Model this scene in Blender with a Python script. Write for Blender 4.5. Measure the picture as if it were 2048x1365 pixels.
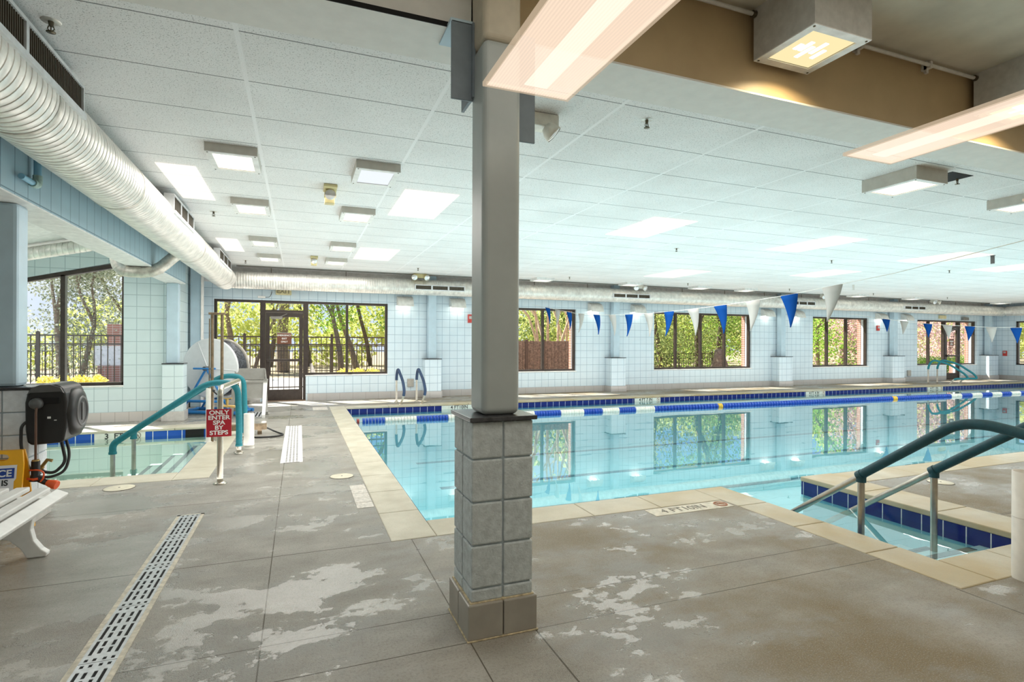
import bpy, bmesh, math, random
from mathutils import Vector, Matrix
random.seed(7)
PI = math.pi
SC = bpy.context.scene
COL = SC.collection
for o in list(bpy.data.objects):
    bpy.data.objects.remove(o)

# ------------------------------------------------------------------ camera
TH = math.atan(425 / 1090.0)
s_, c_, RO = math.sin(TH), math.cos(TH), 0.004
cam_d = bpy.data.cameras.new('camera')
cam_d.sensor_width = 36
cam_d.lens = 1090 / 2048 * 36
cam_d.shift_y = 5.5 / 2048
cam_d.clip_start = 0.02
cam_d.clip_end = 400
cam = bpy.data.objects.new('camera', cam_d)
COL.objects.link(cam)
_r, _u, _f = Vector((c_, -s_, 0)), Vector((0, 0, 1)), Vector((s_, c_, 0))
_R, _U = (_r + _u * RO).normalized(), (_u - _r * RO).normalized()
cam.matrix_world = Matrix(((_R.x, _U.x, -_f.x, 0), (_R.y, _U.y, -_f.y, 0), (_R.z, _U.z, -_f.z, 1.37), (0, 0, 0, 1)))
SC.camera = cam

# ------------------------------------------------------------------ sky, sun, exposure
SC.view_settings.view_transform = 'Standard'
SC.view_settings.look = 'None'
SC.view_settings.gamma = 1
SC.view_settings.use_curve_mapping = False
SC.view_settings.exposure = 0.10
world = bpy.data.worlds.new('world')
SC.world = world
world.use_nodes = True
wn = world.node_tree.nodes
bg = wn['Background']
tc = wn.new('ShaderNodeTexCoord')
sx = wn.new('ShaderNodeSeparateXYZ')
rp = wn.new('ShaderNodeValToRGB')
cl_n = wn.new('ShaderNodeTexNoise'); cl_n.inputs['Scale'].default_value = 3.0; cl_n.inputs['Detail'].default_value = 6
cl_r = wn.new('ShaderNodeValToRGB')
cmx = wn.new('ShaderNodeMix'); cmx.data_type = 'RGBA'
WL = world.node_tree.links
WL.new(tc.outputs['Generated'], sx.inputs[0]); WL.new(sx.outputs[2], rp.inputs[0])
WL.new(tc.outputs['Generated'], cl_n.inputs[0]); WL.new(cl_n.outputs[0], cl_r.inputs[0])
rp.color_ramp.elements[0].position = 0.0; rp.color_ramp.elements[0].color = (0.70, 0.82, 0.97, 1)
rp.color_ramp.elements[1].position = 0.55; rp.color_ramp.elements[1].color = (0.17, 0.36, 0.80, 1)
e_ = rp.color_ramp.elements.new(0.10); e_.color = (0.36, 0.58, 0.95, 1)
cl_r.color_ramp.elements[0].position = 0.50; cl_r.color_ramp.elements[1].position = 0.70
WL.new(cl_r.outputs[0], cmx.inputs[0]); WL.new(rp.outputs[0], cmx.inputs[6]); cmx.inputs[7].default_value = (1.1, 1.1, 1.1, 1)
WL.new(cmx.outputs[2], bg.inputs[0])
bg.inputs[1].default_value = 0.95
sun_d = bpy.data.lights.new('sun', 'SUN')
sun_d.energy = 14.0
sun_d.angle = 0.01
sun_d.color = (1, 0.95, 0.86)
sun = bpy.data.objects.new('sun', sun_d)
COL.objects.link(sun)
sun.rotation_euler = Vector((0.45, -0.62, -0.95)).to_track_quat('-Z', 'Y').to_euler()

def area(name, loc, sx, sy, energy, color=(1, 1, 1), rot=(0, 0, 0)):
    d = bpy.data.lights.new(name, 'AREA')
    d.shape = 'RECTANGLE'
    d.size, d.size_y, d.energy, d.color = sx, sy, energy, color
    o = bpy.data.objects.new(name, d)
    COL.objects.link(o)
    o.location = loc
    o.rotation_euler = rot
    return o
# the hall's ceiling fixtures, as rows of downlight
LK = 0.76
for lx, ly, e in ((0.1, 7.5, 120), (4.5, 7.2, 170), (9.5, 7.2, 190), (15, 7.2, 200), (21, 7.2, 200), (0.2, 11.5, 70)):
    area('hall_downlight', (lx, ly, 2.98), 2.6, 3.4, e * LK, (1, 0.955, 0.90))
area('near_bay_downlight', (1.5, 0.6, 3.40), 4.0, 1.6, 40, (1, 0.95, 0.86))
area('near_bay_downlight', (7.5, 0.6, 3.40), 5.0, 1.6, 42, (1, 0.92, 0.78))
area('near_bay_downlight', (-3.2, 1.5, 3.30), 3.0, 2.0, 36, (0.97, 0.99, 1.0))
area('spa_downlight', (-3.4, 8.2, 2.85), 1.6, 3.0, 75 * LK, (1, 0.98, 0.95))

# added upward fill lamps, standing in for sunlight bounced off water and deck
UP = (PI, 0, 0)
area('water_bounce_fill', (7.0, 8.1, 0.02), 11.0, 7.4, 215, (1.0, 0.865, 0.79), UP)
area('water_bounce_fill', (19.5, 8.1, 0.02), 13.0, 7.4, 240, (1.0, 0.865, 0.79), UP)
area('deck_bounce_fill', (12.0, 12.95, 0.05), 26.0, 0.9, 60, (1.0, 0.97, 0.92), UP)
area('deck_bounce_fill', (-0.2, 8.5, 0.05), 1.2, 6.5, 48, (1.0, 0.985, 0.96), UP)

# ------------------------------------------------------------------ materials
MATS = {}
class NT:
    def __init__(self, m):
        self.t = m.node_tree
        self.n = m.node_tree.nodes
    def new(self, k, **kw):
        x = self.n.new(k)
        for a, b in kw.items():
            setattr(x, a, b)
        return x
    def link(self, a, b):
        self.t.links.new(a, b)
    def math(self, op, a, b=None, c=None):
        x = self.new('ShaderNodeMath', operation=op)
        for i, v in enumerate((a, b, c)):
            if v is None:
                continue
            if isinstance(v, (int, float)):
                x.inputs[i].default_value = v
            else:
                self.link(v, x.inputs[i])
        return x.outputs[0]
    def mix(self, f, a, b):
        x = self.new('ShaderNodeMix', data_type='RGBA')
        for i, v in ((0, f), (6, a), (7, b)):
            if isinstance(v, (int, float)):
                x.inputs[i].default_value = v
            elif isinstance(v, tuple):
                x.inputs[i].default_value = v + (1,) if len(v) == 3 else v
            else:
                self.link(v, x.inputs[i])
        return x.outputs[2]
    def noise(self, vec, scale, detail=4, rough=0.55):
        x = self.new('ShaderNodeTexNoise')
        x.inputs['Scale'].default_value = scale
        x.inputs['Detail'].default_value = detail
        x.inputs['Roughness'].default_value = rough
        if vec is not None:
            self.link(vec, x.inputs['Vector'])
        return x.outputs[0]
    def ramp(self, f, a, b):
        x = self.new('ShaderNodeMapRange')
        x.inputs[1].default_value, x.inputs[2].default_value = a, b
        x.clamp = True
        self.link(f, x.inputs[0])
        return x.outputs[0]
    def bump(self, h, strength, dist):
        x = self.new('ShaderNodeBump')
        x.inputs['Strength'].default_value = strength
        x.inputs['Distance'].default_value = dist
        self.link(h, x.inputs['Height'])
        return x.outputs[0]

def base_mat(name):
    m = bpy.data.materials.new(name)
    m.use_nodes = True
    nt = NT(m)
    b = m.node_tree.nodes['Principled BSDF']
    MATS[name] = m
    return m, nt, b

def M(name, col, rough=0.5, metal=0.0, var=0.06, nscale=12.0, bump=0.0, bscale=60.0, spec=0.5):
    if name in MATS:
        return MATS[name]
    m, nt, b = base_mat(name)
    pos = nt.new('ShaderNodeNewGeometry').outputs['Position']
    n = nt.noise(pos, nscale)
    dark = tuple(max(0, x * (1 - 2 * var)) for x in col)
    lite = tuple(min(1, x * (1 + 2 * var)) for x in col)
    nt.link(nt.mix(nt.ramp(n, 0.3, 0.7), dark, lite), b.inputs['Base Color'])
    b.inputs['Roughness'].default_value = rough
    b.inputs['Metallic'].default_value = metal
    b.inputs['Specular IOR Level'].default_value = spec
    if bump:
        nt.link(nt.bump(nt.noise(pos, bscale, 3), bump, 0.004), b.inputs['Normal'])
    return m

def grid_mat(name, col, joint, pu, pv, ou=0.0, ov=0.0, w=0.006, rough=0.5, var=0.04, depth=0.5, speck=0.0, flat=False):
    """square joints in world space; u follows the wall, v is height (flat: u=x, v=y)"""
    m, nt, b = base_mat(name)
    g = nt.new('ShaderNodeNewGeometry')
    sp = nt.new('ShaderNodeSeparateXYZ'); nt.link(g.outputs['Position'], sp.inputs[0])
    sn = nt.new('ShaderNodeSeparateXYZ'); nt.link(g.outputs['True Normal'], sn.inputs[0])
    if flat:
        u, v = sp.outputs[0], sp.outputs[1]
    else:
        ax = nt.math('GREATER_THAN', nt.math('ABSOLUTE', sn.outputs[0]), 0.5)
        u = nt.math('ADD', nt.math('MULTIPLY', sp.outputs[1], ax), nt.math('MULTIPLY', sp.outputs[0], nt.math('SUBTRACT', 1.0, ax)))
        v = sp.outputs[2]
    def line(x, p, o):
        f = nt.math('FRACT', nt.math('ADD', nt.math('DIVIDE', nt.math('SUBTRACT', x, o), p), 100.0))
        d = nt.math('MINIMUM', f, nt.math('SUBTRACT', 1.0, f))
        return nt.math('LESS_THAN', nt.math('MULTIPLY', d, p), w)
    j = nt.math('MAXIMUM', line(u, pu, ou), line(v, pv, ov)) if pv else line(u, pu, ou)
    n = nt.noise(g.outputs['Position'], 2.5, 5)
    c = nt.mix(nt.ramp(n, 0.3, 0.7), tuple(x * (1 - var) for x in col), tuple(min(1, x * (1 + var)) for x in col))
    if speck:
        n2 = nt.noise(g.outputs['Position'], 130, 2)
        c = nt.mix(nt.math('MULTIPLY', nt.ramp(n2, 0.60, 0.70), speck), c, tuple(x * 0.35 for x in col))
    nt.link(nt.mix(j, c, joint), b.inputs['Base Color'])
    b.inputs['Roughness'].default_value = rough
    h = nt.math('SUBTRACT', nt.math('MULTIPLY', nt.noise(g.outputs['Position'], 90, 2), 0.15), j)
    nt.link(nt.bump(h, depth, 0.004), b.inputs['Normal'])
    return m

WALLC = (0.655, 0.775, 0.85)
m_wall = grid_mat('painted_block', WALLC, (0.33, 0.46, 0.56), 0.203, 0.203, 0.0, 0.165, 0.005)
m_wallw = grid_mat('painted_block_pale', (0.66, 0.78, 0.80), (0.40, 0.52, 0.55), 0.203, 0.203, 0.0, 0.165, 0.005)
m_header = grid_mat('header_block', (0.40, 0.56, 0.64), (0.16, 0.26, 0.33), 0.203, 0.40, 0.05, 2.44, 0.005)
m_basetile = grid_mat('base_tile', (0.52, 0.50, 0.49), (0.36, 0.34, 0.33), 0.305, 0, 0.0, 0, 0.004, 0.35)
m_ceil = None
def make_ceiling_mat():
    m, nt, b = base_mat('acoustic_tile')
    g = nt.new('ShaderNodeNewGeometry')
    sp = nt.new('ShaderNodeSeparateXYZ'); nt.link(g.outputs['Position'], sp.inputs[0])
    def dist(x, p, o):
        f = nt.math('FRACT', nt.math('ADD', nt.math('DIVIDE', nt.math('SUBTRACT', x, o), p), 100.0))
        return nt.math('MULTIPLY', nt.math('MINIMUM', f, nt.math('SUBTRACT', 1.0, f)), p)
    wide = nt.math('LESS_THAN', dist(sp.outputs[0], 1.236, -0.33), 0.013)
    thin = nt.math('LESS_THAN', dist(sp.outputs[1], 0.614, 3.33), 0.005)
    n = nt.noise(g.outputs['Position'], 110, 2)
    n2 = nt.noise(g.outputs['Position'], 1.2, 3)
    c = nt.mix(nt.ramp(n2, 0.35, 0.65), (0.80, 0.80, 0.79), (0.88, 0.88, 0.875))
    c = nt.mix(nt.math('MULTIPLY', nt.ramp(n, 0.60, 0.65), 0.6), c, (0.25, 0.25, 0.24))
    c = nt.mix(thin, c, (0.22, 0.23, 0.23))
    c = nt.mix(wide, c, (0.90, 0.90, 0.90))
    nt.link(c, b.inputs['Base Color'])
    b.inputs['Roughness'].default_value = 0.85
    h = nt.math('ADD', nt.math('SUBTRACT', nt.math('MULTIPLY', wide, 0.8), nt.math('MULTIPLY', thin, 1.0)), nt.math('MULTIPLY', nt.ramp(n, 0.45, 0.65), -0.3))
    nt.link(nt.bump(h, 0.5, 0.004), b.inputs['Normal'])
    return m
m_ceil = make_ceiling_mat()

def make_floor_mat():
    m, nt, b = base_mat('deck_concrete')
    g = nt.new('ShaderNodeNewGeometry')
    pos = g.outputs['Position']
    sp = nt.new('ShaderNodeSeparateXYZ'); nt.link(pos, sp.inputs[0])
    x, y = sp.outputs[0], sp.outputs[1]
    def ln(c, at, w):
        return nt.math('LESS_THAN', nt.math('ABSOLUTE', nt.math('SUBTRACT', c, at)), w)
    lt = lambda a, k: nt.math('LESS_THAN', a, k)
    gt = lambda a, k: nt.math('GREATER_THAN', a, k)
    mul = lambda *a: a[0] if len(a) == 1 else nt.math('MULTIPLY', a[0], mul(*a[1:]))
    js = [ln(x, -0.158, 0.003), mul(ln(x, 0.735, 0.003), lt(y, 3.8)), mul(ln(x, 1.06, 0.004), lt(y, 2.4)), mul(ln(x, 3.45, 0.005), lt(y, 1.95)),
          mul(ln(y, 2.395, 0.003), gt(x, -0.7)), mul(ln(y, 2.69, 0.003), gt(x, -0.7)), mul(ln(y, 3.80, 0.004), lt(x, 0.6)), mul(ln(y, 5.26, 0.004), lt(x, 0.6)),
          mul(ln(y, 5.88, 0.004), lt(x, -2.1)), mul(ln(y, 2.67, 0.004), gt(x, 5.2)), mul(ln(x, -2.17, 0.004), gt(y, 4.5)), mul(ln(y, 8.3, 0.004), gt(x, -0.8)), ln(y, 13.0, 0.004)]
    j = js[0]
    for k in js[1:]:
        j = nt.math('MAXIMUM', j, k)
    # stretch the wet shapes a little along x
    mp = nt.new('ShaderNodeMapping'); mp.inputs['Scale'].default_value = (0.8, 1.25, 1)
    nt.link(pos, mp.inputs[0])
    big = nt.noise(mp.outputs[0], 1.15, 9, 0.62)
    med = nt.noise(mp.outputs[0], 3.2, 6, 0.6)
    fine = nt.noise(pos, 170, 3, 0.65)
    warm_cast = nt.noise(pos, 0.9, 5, 0.6)
    # the walkway by the spa is wet, the right side is mostly dry
    wetbias = nt.math('MULTIPLY', nt.ramp(x, 1.6, -1.2), 0.04)
    def blob(cx, cy, rx, ry, amp):
        dx = nt.math('DIVIDE', nt.math('SUBTRACT', x, cx), rx); dy = nt.math('DIVIDE', nt.math('SUBTRACT', y, cy), ry)
        d2 = nt.math('ADD', nt.math('MULTIPLY', dx, dx), nt.math('MULTIPLY', dy, dy))
        return nt.math('MULTIPLY', nt.ramp(d2, 1.0, 0.2), amp)
    for bb in ((-1.35, 3.75, 0.75, 1.1, 0.10), (-1.45, 5.35, 0.4, 0.35, 0.10), (0.0, 6.2, 0.5, 0.9, 0.07), (-0.35, 7.0, 0.3, 0.9, 0.09), (0.25, 3.1, 0.6, 0.5, 0.05), (-0.2, 3.0, 0.45, 0.4, 0.05), (1.9, 2.55, 1.0, 0.3, 0.03)):
        wetbias = nt.math('ADD', wetbias, blob(*bb))
    wet = nt.ramp(nt.math('ADD', big, wetbias), 0.50, 0.58)
    pud = nt.ramp(nt.math('ADD', nt.math('ADD', nt.math('MULTIPLY', big, 0.5), nt.math('ADD', nt.math('MULTIPLY', med, 0.35), nt.math('MULTIPLY', nt.noise(pos, 14, 5, 0.65), 0.15))), wetbias), 0.553, 0.567)
    c = nt.mix(nt.ramp(med, 0.3, 0.7), (0.285, 0.265, 0.228), (0.455, 0.432, 0.385))
    c = nt.mix(nt.math('MULTIPLY', nt.ramp(warm_cast, 0.36, 0.62), nt.ramp(x, 0.3, 2.2)), c, (0.225, 0.168, 0.085))  # brown towards the right: warm reflected light put into the floor colour
    c = nt.mix(nt.math('MULTIPLY', nt.ramp(fine, 0.54, 0.64), 0.55), c, (0.47, 0.455, 0.42))
    c = nt.mix(nt.math('MULTIPLY', nt.ramp(nt.noise(pos, 75, 3), 0.50, 0.36), 0.22), c, (0.10, 0.09, 0.072))
    c = nt.mix(nt.math('MULTIPLY', wet, 0.30), c, (0.155, 0.150, 0.135))
    c = nt.mix(j, c, (0.10, 0.085, 0.06))
    nt.link(c, b.inputs['Base Color'])
    rr = nt.math('ADD', nt.math('MULTIPLY', wet, -0.27), 0.62)
    rr = nt.math('ADD', rr, nt.math('MULTIPLY', pud, -0.25))
    nt.link(rr, b.inputs['Roughness'])
    nt.link(nt.math('ADD', nt.math('MULTIPLY', nt.math('MAXIMUM', wet, pud), 0.5), 0.4), b.inputs['Specular IOR Level'])
    h = nt.math('SUBTRACT', nt.math('MULTIPLY', fine, nt.math('SUBTRACT', 1.0, nt.math('MULTIPLY', pud, 0.70))), nt.math('MULTIPLY', j, 2.0))
    nt.link(nt.bump(h, 1.0, 0.006), b.inputs['Normal'])
    return m
m_floor = make_floor_mat()

def make_coping_mat():
    m, nt, b = base_mat('cast_coping')
    pos = nt.new('ShaderNodeNewGeometry').outputs['Position']
    sp = nt.new('ShaderNodeSeparateXYZ'); nt.link(pos, sp.inputs[0])
    n, f = nt.noise(pos, 3.5, 6), nt.noise(pos, 150, 3)
    c = nt.mix(nt.ramp(n, 0.3, 0.7), (0.46, 0.42, 0.32), (0.62, 0.58, 0.47))
    c = nt.mix(nt.math('MULTIPLY', nt.math('MULTIPLY', nt.ramp(nt.noise(pos, 1.3), 0.32, 0.6), 0.85), nt.ramp(sp.outputs[0], 0.9, 4.0)), c, (0.44, 0.33, 0.155))
    c = nt.mix(nt.math('MULTIPLY', nt.ramp(f, 0.55, 0.65), 0.3), c, (0.35, 0.31, 0.24))
    nt.link(c, b.inputs['Base Color'])
    b.inputs['Roughness'].default_value = 0.55
    nt.link(nt.bump(f, 0.35, 0.003), b.inputs['Normal'])
    return m
m_coping = make_coping_mat()

def make_water(name, tint):
    m, nt, b = base_mat(name)
    t = m.node_tree
    out = nt.n['Material Output']
    tr = nt.new('ShaderNodeBsdfTransparent'); tr.inputs[0].default_value = tint + (1,)
    gl = nt.new('ShaderNodeBsdfGlossy'); gl.inputs['Roughness'].default_value = 0.0
    fr = nt.new('ShaderNodeLayerWeight'); fr.inputs[0].default_value = 0.5
    mp = nt.new('ShaderNodeMapping'); mp.inputs['Scale'].default_value = (0.6, 1.4, 1)
    pos = nt.new('ShaderNodeNewGeometry').outputs['Position']
    nt.link(pos, mp.inputs[0])
    nb = nt.bump(nt.noise(mp.outputs[0], 1.6, 2), 0.05, 0.02)
    nt.link(nb, gl.inputs['Normal']); nt.link(nb, fr.inputs['Normal'])
    mx = nt.new('ShaderNodeMixShader')
    nt.link(nt.math('ADD', nt.math('MULTIPLY', nt.math('POWER', fr.outputs['Facing'], 3.0), 0.94), 0.05), mx.inputs[0]); nt.link(tr.outputs[0], mx.inputs[1]); nt.link(gl.outputs[0], mx.inputs[2])
    nt.link(mx.outputs[0], out.inputs[0])
    return m
m_water = make_water('pool_water', (0.78, 0.95, 0.97))
m_spawater = make_water('spa_water', (0.86, 0.97, 0.93))

def make_glass(name, tint=(0.97, 0.985, 0.98)):
    m, nt, b = base_mat(name)
    out = nt.n['Material Output']
    tr = nt.new('ShaderNodeBsdfTransparent'); tr.inputs[0].default_value = tint + (1,)
    gl = nt.new('ShaderNodeBsdfGlossy'); gl.inputs['Roughness'].default_value = 0.0
    fr = nt.new('ShaderNodeLayerWeight'); fr.inputs[0].default_value = 0.5
    mx = nt.new('ShaderNodeMixShader')
    nt.link(nt.math('ADD', nt.math('MULTIPLY', nt.math('POWER', fr.outputs['Facing'], 5.0), 0.8), 0.015), mx.inputs[0]); nt.link(tr.outputs[0], mx.inputs[1]); nt.link(gl.outputs[0], mx.inputs[2])
    nt.link(mx.outputs[0], out.inputs[0])
    return m
m_glass = make_glass('window_glass')

def make_emit(name, col, strength, alpha=1.0, ribs=None):
    m, nt, b = base_mat(name)
    out = nt.n['Material Output']
    e = nt.new('ShaderNodeEmission'); e.inputs[0].default_value = col + (1,)
    e.inputs[1].default_value = strength
    if ribs:
        pos = nt.new('ShaderNodeNewGeometry').outputs['Position']
        sp = nt.new('ShaderNodeSeparateXYZ'); nt.link(pos, sp.inputs[0])
        w = nt.math('ADD', nt.math('MULTIPLY', nt.math('SINE', nt.math('MULTIPLY', sp.outputs[0], ribs)), 0.10), 1.0)
        nt.link(nt.math('MULTIPLY', w, strength), e.inputs[1])
    if alpha < 1:
        tr = nt.new('ShaderNodeBsdfTransparent')
        mx = nt.new('ShaderNodeMixShader'); mx.inputs[0].default_value = alpha
        nt.link(tr.outputs[0], mx.inputs[1]); nt.link(e.outputs[0], mx.inputs[2])
        nt.link(mx.outputs[0], out.inputs[0])
    else:
        nt.link(e.outputs[0], out.inputs[0])
    return m
m_lens = make_emit('lamp_lens', (1.0, 0.95, 0.80), 1.9)
m_lenscool = make_emit('lamp_lens_cool', (0.90, 0.96, 1.0), 0.95)
m_lenswarm = make_emit('lamp_lens_amber', (1.0, 0.84, 0.46), 0.95)
m_tube = make_emit('lamp_tube', (1.0, 0.96, 0.84), 3.0)
m_panelwarm = make_emit('reflected_light_sheet', (1.0, 0.79, 0.62), 1.25, 0.44, 500)  # lights reflected in glass, drawn as glowing see-through colour
m_panelcore = make_emit('reflected_light_core', (1.0, 0.95, 0.85), 1.4, 0.35)
m_panelfar = make_emit('reflected_light_sheet_far', (1.0, 0.92, 0.82), 1.35, 0.36)
m_exit = make_emit('exit_face', (0.95, 0.85, 0.55), 0.7)
m_glow = make_emit('sconce_glow', (1.0, 0.93, 0.75), 2.2)

def leaf_mat(name, a, b_, trans=0.45):
    m, nt, b = base_mat(name)
    out = nt.n['Material Output']
    r = nt.new('ShaderNodeNewGeometry').outputs['Random Per Island']
    c = nt.mix(r, a, b_)
    d = nt.new('ShaderNodeBsdfDiffuse'); t = nt.new('ShaderNodeBsdfTranslucent')
    nt.link(c, d.inputs[0]); nt.link(c, t.inputs[0])
    mx = nt.new('ShaderNodeMixShader'); mx.inputs[0].default_value = trans
    nt.link(d.outputs[0], mx.inputs[1]); nt.link(t.outputs[0], mx.inputs[2])
    nt.link(mx.outputs[0], out.inputs[0])
    return m
lf_green = leaf_mat('leaf_green', (0.20, 0.42, 0.05), (0.50, 0.70, 0.14))
lf_yellow = leaf_mat('leaf_spring', (0.50, 0.58, 0.14), (0.80, 0.80, 0.36))
lf_dark = leaf_mat('leaf_dark', (0.13, 0.20, 0.06), (0.45, 0.50, 0.20))
lf_pale = leaf_mat('leaf_pale', (0.22, 0.27, 0.16), (0.66, 0.68, 0.55))
lf_pink = leaf_mat('blossom_pink', (0.60, 0.38, 0.36), (0.92, 0.74, 0.70))
lf_gold = leaf_mat('shrub_gold', (0.70, 0.62, 0.10), (0.95, 0.85, 0.30))
lf_red = leaf_mat('shrub_red', (0.75, 0.16, 0.08), (0.95, 0.40, 0.25))

white = M('white_paint', (0.80, 0.80, 0.78), 0.5)
offwhite = M('offwhite_paint', (0.76, 0.75, 0.71), 0.6, var=0.02, bump=0.05, bscale=60)
plaster = M('near_ceiling_paint', (0.58, 0.55, 0.46), 0.8, var=0.06, nscale=3)
tan = M('beam_tan_reflection', (0.47, 0.345, 0.19), 0.45, var=0.04, nscale=3)  # tan is a window reflection over the beam, put into its colour
steelblue = M('column_paint', (0.40, 0.435, 0.425), 0.38, var=0.03, nscale=5)
steelpale = M('column_paint_pale', (0.50, 0.64, 0.73), 0.45, var=0.03, nscale=5)
bracketc = M('bracket_paint', (0.17, 0.21, 0.24), 0.45, var=0.05)
creamcol = M('column_top_reflection', (0.55, 0.49, 0.38), 0.5, var=0.04)  # beige window reflection on the upper shaft, put into its colour
pedblock = M('pedestal_block', (0.49, 0.53, 0.53), 0.65, var=0.08, nscale=30, bump=0.9, bscale=110)
pedblockb = M('pedestal_block_blue', (0.70, 0.74, 0.77), 0.6, var=0.05, nscale=20, bump=0.6, bscale=110)
mortar = M('painted_mortar', (0.36, 0.42, 0.45), 0.7, var=0.08)
slate = M('slate_cap', (0.045, 0.045, 0.05), 0.22, var=0.2, nscale=20)
basegrey = M('pedestal_base_tile', (0.33, 0.305, 0.26), 0.4, var=0.06, nscale=6)
grout = M('stained_grout', (0.46, 0.38, 0.24), 0.8, var=0.2, nscale=40)
galv = M('galvanised_duct', (0.80, 0.78, 0.73), 0.42, 0.55, var=0.09, nscale=9)
galv2 = M('galvanised_elbow', (0.62, 0.59, 0.53), 0.42, 0.5, var=0.14, nscale=14)
ductframe = M('register_frame', (0.74, 0.76, 0.78), 0.4, 0.2)
darkslat = M('register_slats', (0.10, 0.085, 0.06), 0.6)
bronze = M('bronze_frame', (0.055, 0.042, 0.036), 0.35, 0.3, var=0.1)
steel = M('brushed_steel', (0.50, 0.46, 0.40), 0.28, 0.9, var=0.10, nscale=10)
steelw = M('polished_steel', (0.52, 0.475, 0.40), 0.25, 0.85, var=0.08, nscale=10)
brass = M('weathered_brass', (0.24, 0.18, 0.115), 0.4, 0.6, var=0.15, nscale=20)
teal = M('teal_rail_wrap', (0.006, 0.175, 0.215), 0.6, var=0.06, nscale=40, bump=0.5, bscale=300)
teald = M('dark_teal_rail_wrap', (0.004, 0.060, 0.082), 0.55, var=0.10, nscale=30, bump=0.5, bscale=300)
navy = M('navy_rail_wrap', (0.03, 0.06, 0.13), 0.6)
pvc = M('white_pvc', (0.80, 0.77, 0.71), 0.4, var=0.03)
plastw = M('white_plastic', (0.82, 0.82, 0.80), 0.35, var=0.03)
blackp = M('black_plastic', (0.013, 0.012, 0.012), 0.38, var=0.2, nscale=8)
darkg = M('dark_grey_plastic', (0.10, 0.10, 0.10), 0.4)
rubber = M('black_hose', (0.02, 0.02, 0.02), 0.45)
hosered = M('red_brown_hose', (0.13, 0.065, 0.04), 0.45)
orange = M('orange_plastic', (0.85, 0.12, 0.03), 0.35)
yellow = M('yellow_plastic', (0.90, 0.45, 0.015), 0.4, var=0.02)
red = M('red_sign', (0.42, 0.015, 0.03), 0.35, var=0.03)
redal = M('red_alarm', (0.55, 0.06, 0.05), 0.4)
signbrown = M('brown_sign', (0.17, 0.06, 0.03), 0.4)
ink = M('black_ink', (0.02, 0.02, 0.02), 0.6, var=0)
inkgrey = M('worn_grey_ink', (0.16, 0.14, 0.11), 0.7, var=0.3, nscale=60)
inkred = M('worn_red_ink', (0.45, 0.20, 0.12), 0.7)
lett = M('white_lettering', (0.86, 0.86, 0.84), 0.5, var=0)
signblue = M('sign_blue', (0.015, 0.06, 0.34), 0.4, var=0)
paper = M('sign_white', (0.82, 0.82, 0.86), 0.5, var=0)
markw = M('marker_tile', (0.66, 0.66, 0.60), 0.4, var=0.05)
markdeck = M('deck_marker', (0.60, 0.55, 0.44), 0.6, var=0.10, nscale=20)
lidc = M('lid_plastic', (0.66, 0.61, 0.47), 0.5, var=0.06)
grate = M('drain_grate', (0.52, 0.54, 0.55), 0.35, 0.5, var=0.08, nscale=30)
gratew = M('drain_grate_white', (0.78, 0.76, 0.76), 0.45, var=0.05)
voidm = M('drain_void', (0.008, 0.008, 0.008), 0.9, var=0)
blueframe = M('blue_metal', (0.03, 0.24, 0.62), 0.4, var=0.05)
reelw = M('reel_disc', (0.84, 0.86, 0.87), 0.45, var=0.02)
bubble = M('rolled_cover', (0.07, 0.075, 0.085), 0.35, var=0.5, nscale=26, bump=1.0, bscale=25)
sinkg = M('grey_sink_plastic', (0.25, 0.245, 0.22), 0.45, var=0.04)
flagb = leaf_mat('blue_pennant', (0.012, 0.085, 0.36), (0.015, 0.10, 0.40), 0.25)
flagw = leaf_mat('white_pennant', (0.60, 0.60, 0.575), (0.62, 0.62, 0.595), 0.3)
cord = M('white_cord', (0.80, 0.79, 0.75), 0.7)
floatb = M('blue_float', (0.012, 0.075, 0.46), 0.3, var=0.05)
floatw = M('white_float', (0.84, 0.84, 0.78), 0.35, var=0.03)
floaty = M('yellow_float', (0.80, 0.50, 0.05), 0.35)
floatr = M('red_float', (0.38, 0.05, 0.04), 0.35)
emer = M('emergency_housing', (0.62, 0.54, 0.28), 0.45, var=0.06)
emerw = M('emergency_housing_white', (0.82, 0.80, 0.72), 0.4)
lampglass = M('lamp_head_glass', (0.75, 0.75, 0.75), 0.12, 0.5)
fixw = M('fixture_white', (0.82, 0.82, 0.80), 0.4)
fixtan = M('fixture_side', (0.58, 0.55, 0.49), 0.5, var=0.04)
fixgrey = M('fixture_box', (0.55, 0.54, 0.51), 0.5, var=0.05, nscale=20)
reflect = M('lamp_reflector', (0.75, 0.66, 0.36), 0.2, 0.6)
sprk = M('sprinkler_brass', (0.14, 0.12, 0.08), 0.35, 0.7)
conduit_m = M('painted_conduit', (0.58, 0.56, 0.52), 0.5)
pipeblue = M('blue_painted_pipe', (0.25, 0.50, 0.66), 0.45)
pipeelb = M('weathered_elbow', (0.36, 0.50, 0.46), 0.5, var=0.15, nscale=25)
sconce_m = M('sconce_shade', (0.72, 0.72, 0.68), 0.5)
spatile = grid_mat('spa_plaster', (0.74, 0.86, 0.79), (0.62, 0.76, 0.70), 0.30, 0.30, 0, 0, 0.003)
pooltile = grid_mat('pool_plaster', (0.36, 0.68, 0.74), (0.31, 0.62, 0.69), 0.60, 0.60, 0, 0, 0.003)
poolfloor = M('pool_floor_plaster', (0.38, 0.70, 0.76), 0.6, var=0.03, nscale=2)
steptile = M('step_plaster', (0.62, 0.76, 0.79), 0.6, var=0.03)
bluetile = grid_mat('waterline_tile', (0.012, 0.020, 0.16), (0.62, 0.64, 0.66), 0.163, 0, 0.05, 0, 0.004, 0.12)
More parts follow.
